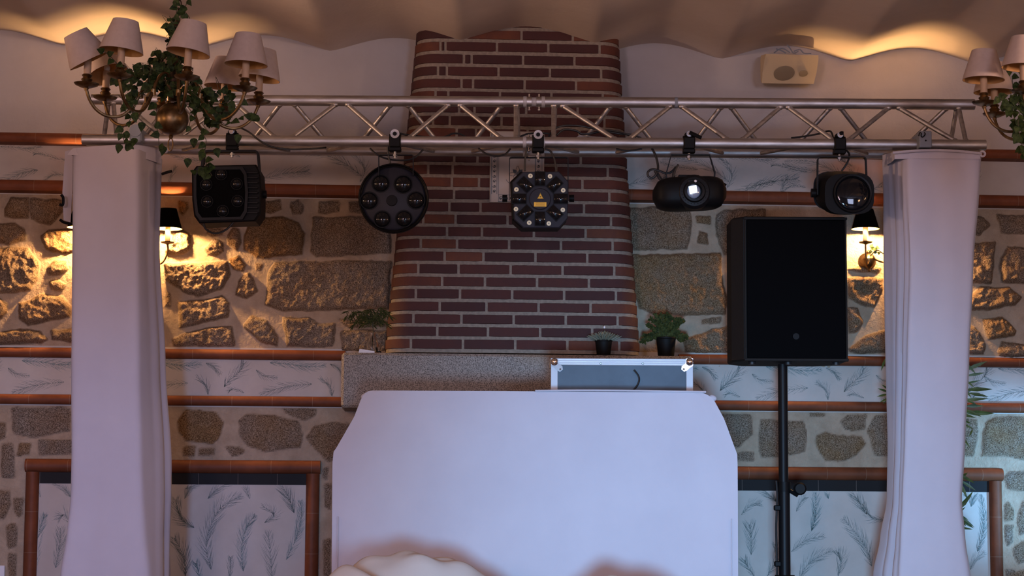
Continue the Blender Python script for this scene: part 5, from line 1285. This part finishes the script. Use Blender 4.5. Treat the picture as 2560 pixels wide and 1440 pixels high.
ivy('dark green ivy garland winding down the left brass chandelier', T1, s1,
    [[(437, 0, 0), (441, 30, -.02), (436, 62, -.02), (428, 95, -.03), (434, 130, -.03), (440, 165, -.03), (432, 200, -.02)], [(470, 0, 0), (462, 25, 0), (474, 45, -.02), (470, 60, -.02)],
     [(385, 215, -.1), (360, 230, -.15), (340, 262, -.2), (325, 300, -.2), (305, 325, -.2), (310, 350, -.2), (318, 378, -.2)], [(345, 175, -.2), (320, 180, -.25), (295, 205, -.25), (283, 212, -.25)],
     [(480, 230, -.1), (510, 255, -.15), (545, 285, -.2), (560, 310, -.2), (590, 300, -.2), (625, 285, -.1), (640, 300, -.1)], [(500, 330, -.2), (515, 350, -.2), (512, 385, -.2), (518, 415, -.2), (530, 440, -.2)], [(480, 425, -.2), (500, 428, -.2), (530, 425, -.2), (520, 405, -.2)],
     [(392, 260, -.1), (390, 300, -.1), (396, 340, -.12), (398, 378, -.12)], [(262, 130, -.3), (280, 145, -.3), (293, 160, -.3)], [(470, 240, -.1), (482, 270, -.1), (476, 300, -.1), (470, 330, -.1)]],
    [(392, 125, .4, 1), (340, 345, -.3, .6), (300, 360, -.2, 1), (318, 355, .5, .6), (410, 365, -.2, 1), (540, 370, .3, 1), (485, 345, 0, 1), (595, 335, 0, 1), (650, 295, -.6, .1), (560, 235, .2, -1), (580, 265, 0, 1), (600, 250, .6, .4), (520, 225, .5, .6), (290, 195, -.6, .8), (315, 210, -.3, 1), (470, 395, 0, 1), (500, 375, .3, .4), (355, 305, 0, 1), (325, 335, -.8, .2)], 8, .036,
    box=[(385, 185, 42, 32, .10, 60), (425, 200, 30, 40, .10, 46), (345, 205, 32, 40, .12, 26), (470, 225, 40, 38, .12, 34), (510, 250, 32, 26, .12, 24), (545, 285, 36, 30, .10, 22), (432, 55, 12, 22, .03, 12), (432, 100, 14, 22, .03, 12), (440, 140, 18, 18, .04, 14), (320, 265, 18, 26, .1, 10), (405, 150, 26, 18, .08, 14), (560, 240, 22, 20, .08, 8)])
ivy('dark green ivy hanging from the chandelier at the right edge of the photo', T2, s2,
    [[(2530, 190, -.2), (2535, 230, -.2), (2550, 270, -.2), (2545, 310, -.2), (2552, 350, -.2), (2556, 380, -.2)], [(2500, 245, -.2), (2515, 258, -.2), (2530, 275, -.2)]],
    [(2522, 165, .1, 1), (2552, 165, 0, 1), (2495, 243, .8, -.1), (2500, 268, .9, .1), (2520, 270, .3, 1), (2545, 335, -.5, 1), (2540, 300, .6, .4)], 12, .04,
    box=[(2550, 255, 22, 25, .08, 16), (2556, 300, 22, 34, .08, 20), (2556, 360, 12, 30, .06, 14), (2620, 260, 50, 40, .1, 40)])

# ------------------------------------------------------------------ things on the mantel
zm = onwall(870, 881, -.42).z
def onmantel(name, label, cat, px, y=-.36):
    c = onwall(px, 880, y); c.z = zm
    T = Thing(name, label, cat, px, 880, 9.6); T.o.location = c; T.loc = c; T.o.rotation_euler = (0, 0, 0); T.inv = Matrix.Identity(3); T.y = y; return T
T = onmantel('bud_vase', 'small clear glass vase holding a green grass-like sprig on the left end of the mantel', 'vase', 930)
def MW(T, px, py, dy=0): return onwall(px, py, T.y + dy) - T.loc
mb = MB(); mb.lathe([(.004, .002), (.026, .002), (.030, .012), (.028, .05), (.016, .075), (.013, .09), (.015, .10), (.013, .10), (.011, .09), (.014, .075), (.025, .05), (.027, .012), (.004, .006)], 'glass', 28); mb.build('glass_body', T.o, smooth=60)
mb = MB(); r = random.Random(21)
mb.tube([(0, 0, .01), (.002, 0, .07), (.004, 0, .12), (-.002, 0, .155)], .0022, 'stem', 6, 4)
crown = MW(T, 932, 803)
for tip in ((866, 778), (864, 790), (872, 795), (880, 780), (900, 792), (884, 812), (905, 812), (890, 800), (915, 775), (955, 768), (965, 775), (975, 790), (958, 800), (968, 812), (972, 782), (945, 808), (925, 772)):
    e = MW(T, *tip, r.uniform(-.04, .04)); mid = (crown + e) / 2 + Vector((0, 0, .025)); path_ = spline([Vector((0, 0, .12)), crown, mid, e], 5); mb.tube(path_, .001, 'stem', 4)
    for q in path_[8:]:
        for _ in range(2): leaf(mb, q, Vector((r.uniform(-1, 1), r.uniform(-.5, .5), r.uniform(-1.4, -.1))), r.uniform(.025, .045), 'leaf3', r, heart=False, w=.07)
for k in range(40): leaf(mb, crown + Vector((r.uniform(-.05, .01), r.uniform(-.02, .02), r.uniform(-.02, .02))), Vector((r.uniform(-1, .6), r.uniform(-.5, .5), r.uniform(-.6, .5))), .03, 'leaf3', r, heart=False, w=.08)
mb.build('sprig', T.o, smooth=0, fix=False)
T = onmantel('tea_light_glass', 'tiny clear glass candle holder beside the bud vase on the mantel', 'candle holder', 947, -.38)
mb = MB(); mb.lathe([(.002, .001), (.012, .001), (.016, .03), (.0145, .03), (.011, .006), (.002, .006)], 'glass', 20); mb.build('glass_cup', T.o); mb = MB(); mb.cyl((0, 0, .006), (0, 0, .012), .010, 'paperwhite', 14); mb.build('candle', T.o)
T = onmantel('paper_card', 'small folded white card lying under the bud vase on the mantel', 'card', 915, -.41)
mb = MB(); mb.prism([(-.035, 0), (.04, 0), (.04, .008), (-.030, .018)], -.004, .0, 'paperwhite'); mb.build('card_sheet', T.o)
T = onmantel('potted_succulent', 'dull grey-green succulent in a small black pot in front of the chimney', 'plant', 1509, -.385)
mb = MB(); mb.lathe([(.001, 0), (.030, 0), (.033, .005), (.040, .066), (.043, .068), (.043, .074), (.038, .074), (.036, .066), (.001, .064)], 'pot', 28); mb.build('pot', T.o)
mb = MB(); r = random.Random(2)
for k in range(70):
    a = k * 2.4; q = (k / 70) ** .6; d = Vector((cos(a) * q, sin(a) * q, 1.0 - q * .65)); p = Vector((cos(a) * .02 * q, sin(a) * .02 * q, .066)); ln = .05 + .012 * q
    mb.tube([p, p + d * ln * .6, p + d * ln + Vector((cos(a) * .006, 0, .004))], [.005, .006, .001], 'succulent', 6)
mb.build('rosette', T.o)
mb = MB(); mb.lathe([(.001, 0), (.004, .002), (.0045, .010), (.001, .014)], 'paperwhite', 10, (.002, -.012, .128)); mb.cyl((.002, -.012, .08), (.002, -.012, .13), .0008, 'stem', 5); mb.build('flower_bud', T.o)
T = onmantel('potted_boxwood', 'bushy small-leaved green plant in a black pot on the right end of the mantel', 'plant', 1665, -.32)
mb = MB(); mb.lathe([(.001, 0), (.036, 0), (.039, .006), (.047, .085), (.050, .088), (.050, .095), (.045, .095), (.043, .085), (.001, .083)], 'pot', 28); mb.build('pot', T.o)
mb = MB(); st = MB(); r = random.Random(6)
for tip in ((1612, 838), (1618, 850), (1630, 800), (1624, 815), (1640, 788), (1652, 792), (1668, 788), (1676, 794), (1690, 800), (1700, 802), (1710, 805), (1712, 845), (1705, 852), (1695, 830), (1650, 812), (1665, 808), (1680, 812), (1640, 828), (1660, 830), (1685, 822), (1635, 845), (1606, 856)):
    for rep in range(2):
        e = MW(T, tip[0] + r.uniform(-5, 5), tip[1] + r.uniform(-4, 4), r.uniform(-.05, .05)); b0 = Vector((r.uniform(-.02, .02), r.uniform(-.02, .02), .085)); P = spline([b0, (b0 + e) / 2 + Vector((e.x * .1, 0, .012)), e], 9); st.tube(P, .0012, 'stem', 4)
        for q in P[4:]:
            for _ in range(3): leaf(mb, q, Vector((r.uniform(-1, 1), r.uniform(-1, .3), r.uniform(-.4, 1))), r.uniform(.011, .019), 'leaf3', r, heart=False, w=.36)
mb.build('foliage', T.o, smooth=0, fix=False); st.build('stems', T.o)

# ------------------------------------------------------------------ tall plant behind the right curtain
pc = onwall(2340, 1100, -.45)
T = Thing('potted_bamboo', 'tall leafy bamboo-like plant partly hidden behind the right white curtain', 'plant', 2340, 1100, 9.4); T.o.location = (pc.x, pc.y, 0); T.loc = Vector((pc.x, pc.y, 0)); T.o.rotation_euler = (0, 0, 0); T.inv = Matrix.Identity(3)
mb = MB(); mb.lathe([(.001, 0), (.12, 0), (.16, .26), (.17, .28), (.15, .28), (.14, .25), (.001, .25)], 'pot', 32); mb.build('pot', T.o)
st, lf = MB(), MB(); r = random.Random(9)
def PB(px, py, y=-.45): return onwall(px, py, y) - T.loc
for k in range(5):
    b0 = Vector((r.uniform(-.06, .06), r.uniform(-.04, .04), .24)); e = PB(2300 + k * 24, 900 + 30 * (k % 3)); st.tube([b0, (b0 + e) / 2 + Vector((.02 * (k - 2), 0, 0)), e], .005, 'stem', 6, 6)
def lance(px, py, tx, ty, w=.085, y=-.45):
    a, e = PB(px, py, y), PB(tx, ty, y - .03); leaf(lf, a, e - a, (e - a).length, 'leaf2', r, heart=False, droop=.12, w=w)
for q in ((2412, 926, 2468, 903), (2414, 940, 2462, 932), (2412, 948, 2436, 968), (2416, 958, 2450, 952), (2410, 975, 2482, 970), (2418, 982, 2472, 990), (2412, 1000, 2470, 995), (2408, 1015, 2462, 1015), (2408, 1022, 2455, 1040), (2405, 1030, 2488, 1036), (2412, 905, 2440, 935), (2404, 960, 2430, 995), (2400, 990, 2445, 1012),
          (2410, 1060, 2432, 1072), (2432, 1072, 2424, 1090), (2408, 1095, 2424, 1118), (2400, 1200, 2440, 1226), (2400, 1205, 2420, 1248), (2398, 1220, 2406, 1250), (2394, 1285, 2414, 1268), (2398, 1290, 2436, 1318), (2396, 1295, 2434, 1322), (2392, 1318, 2432, 1322), (2392, 1312, 2412, 1330), (2394, 1284, 2420, 1300),
          (2222, 980, 2196, 972), (2222, 985, 2194, 990), (2222, 995, 2200, 1005), (2224, 975, 2205, 962), (2214, 895, 2203, 925), (2218, 1000, 2208, 1010)): lance(*q)
for k in range(90):
    a = Vector((r.uniform(-.16, .10), r.uniform(-.08, .06), r.uniform(.6, 1.62))); lf_d = Vector((r.uniform(-1, 1), r.uniform(-.8, .8), r.uniform(-.8, .6))); leaf(lf, a, lf_d, r.uniform(.07, .13), 'leaf2', r, heart=False, droop=.3, w=.085)
st.build('canes', T.o); lf.build('leaves', T.o, smooth=0, fix=False)

# ------------------------------------------------------------------ crumpled cream cloth in the foreground
FCL = 7.35
T = Thing('covered_chair_pair', 'crumpled cream cloth heaped in front of the white booth at the bottom edge', 'cloth', 1010, 1440, FCL, z=0)
T.o.name = 'draped_cloth'
def dome(cx, top, wl, wr_, depth, d0, seed):
    zt = at(cx, top, FCL + d0).z; c = T.P(cx, top, d0); nx_, ny_ = 60, 26; rows = []
    for j in range(ny_ + 1):
        v = -1 + 2 * j / ny_; row = []
        for i in range(nx_ + 1):
            u = -1 + 2 * i / nx_; w_ = wl if u < 0 else wr_
            e = max(0, 1 - abs(u) ** 2.2) ; f_ = max(0, 1 - abs(v) ** 2.6)
            x = c.x + u * w_ * T.s; y = c.y + v * depth
            h = zt * (1 - (1 - e) * .28 - (1 - f_) * .9) - .02 * (1 - e)
            fold = .010 * sin(x * 34 + y * 22 + seed) + .007 * sin(x * 17 - y * 61 + seed * 2) + .012 * math.exp(-((y - c.y + .06 + .05 * sin(x * 5)) / .03) ** 2)
            row.append(Vector((x, y, max(.01, h + fold * e * f_ - .0))))
        rows.append(row)
    mb = MB(); mb.loft(rows, 'cloth', closed=False, cap=False)
    ed = [rows[0], [Vector((p.x, p.y, .0)) for p in rows[0]]]; mb.loft(ed, 'cloth', closed=False, cap=False)
    for s_ in (0, -1): mb.loft([[r_[s_] for r_ in rows], [Vector((r_[s_].x, r_[s_].y, 0)) for r_ in rows]], 'cloth', closed=False, cap=False)
    return mb
dome(1015, 1386, 240, 320, .25, .0, 1.0).build('cloth_back_fold', T.o, smooth=70)
dome(890, 1424, 140, 130, .16, -.32, 2.5).build('cloth_front_fold', T.o, smooth=70)
dome(1540, 1452, 150, 260, .22, -.1, 4.0).build('cloth_low_fold', T.o, smooth=70)
# small white socket low on the stone wall at the left
c = onwall(4, 1428, -.006); mb = MB(); mb.box((0, 0, 0), (.03, .012, .055), 'paperwhite', ch=.003); o = mb.build('wall_socket'); o.location = c; tag(o, 'small white wall socket on the stone wall at the lower left edge', 'socket')
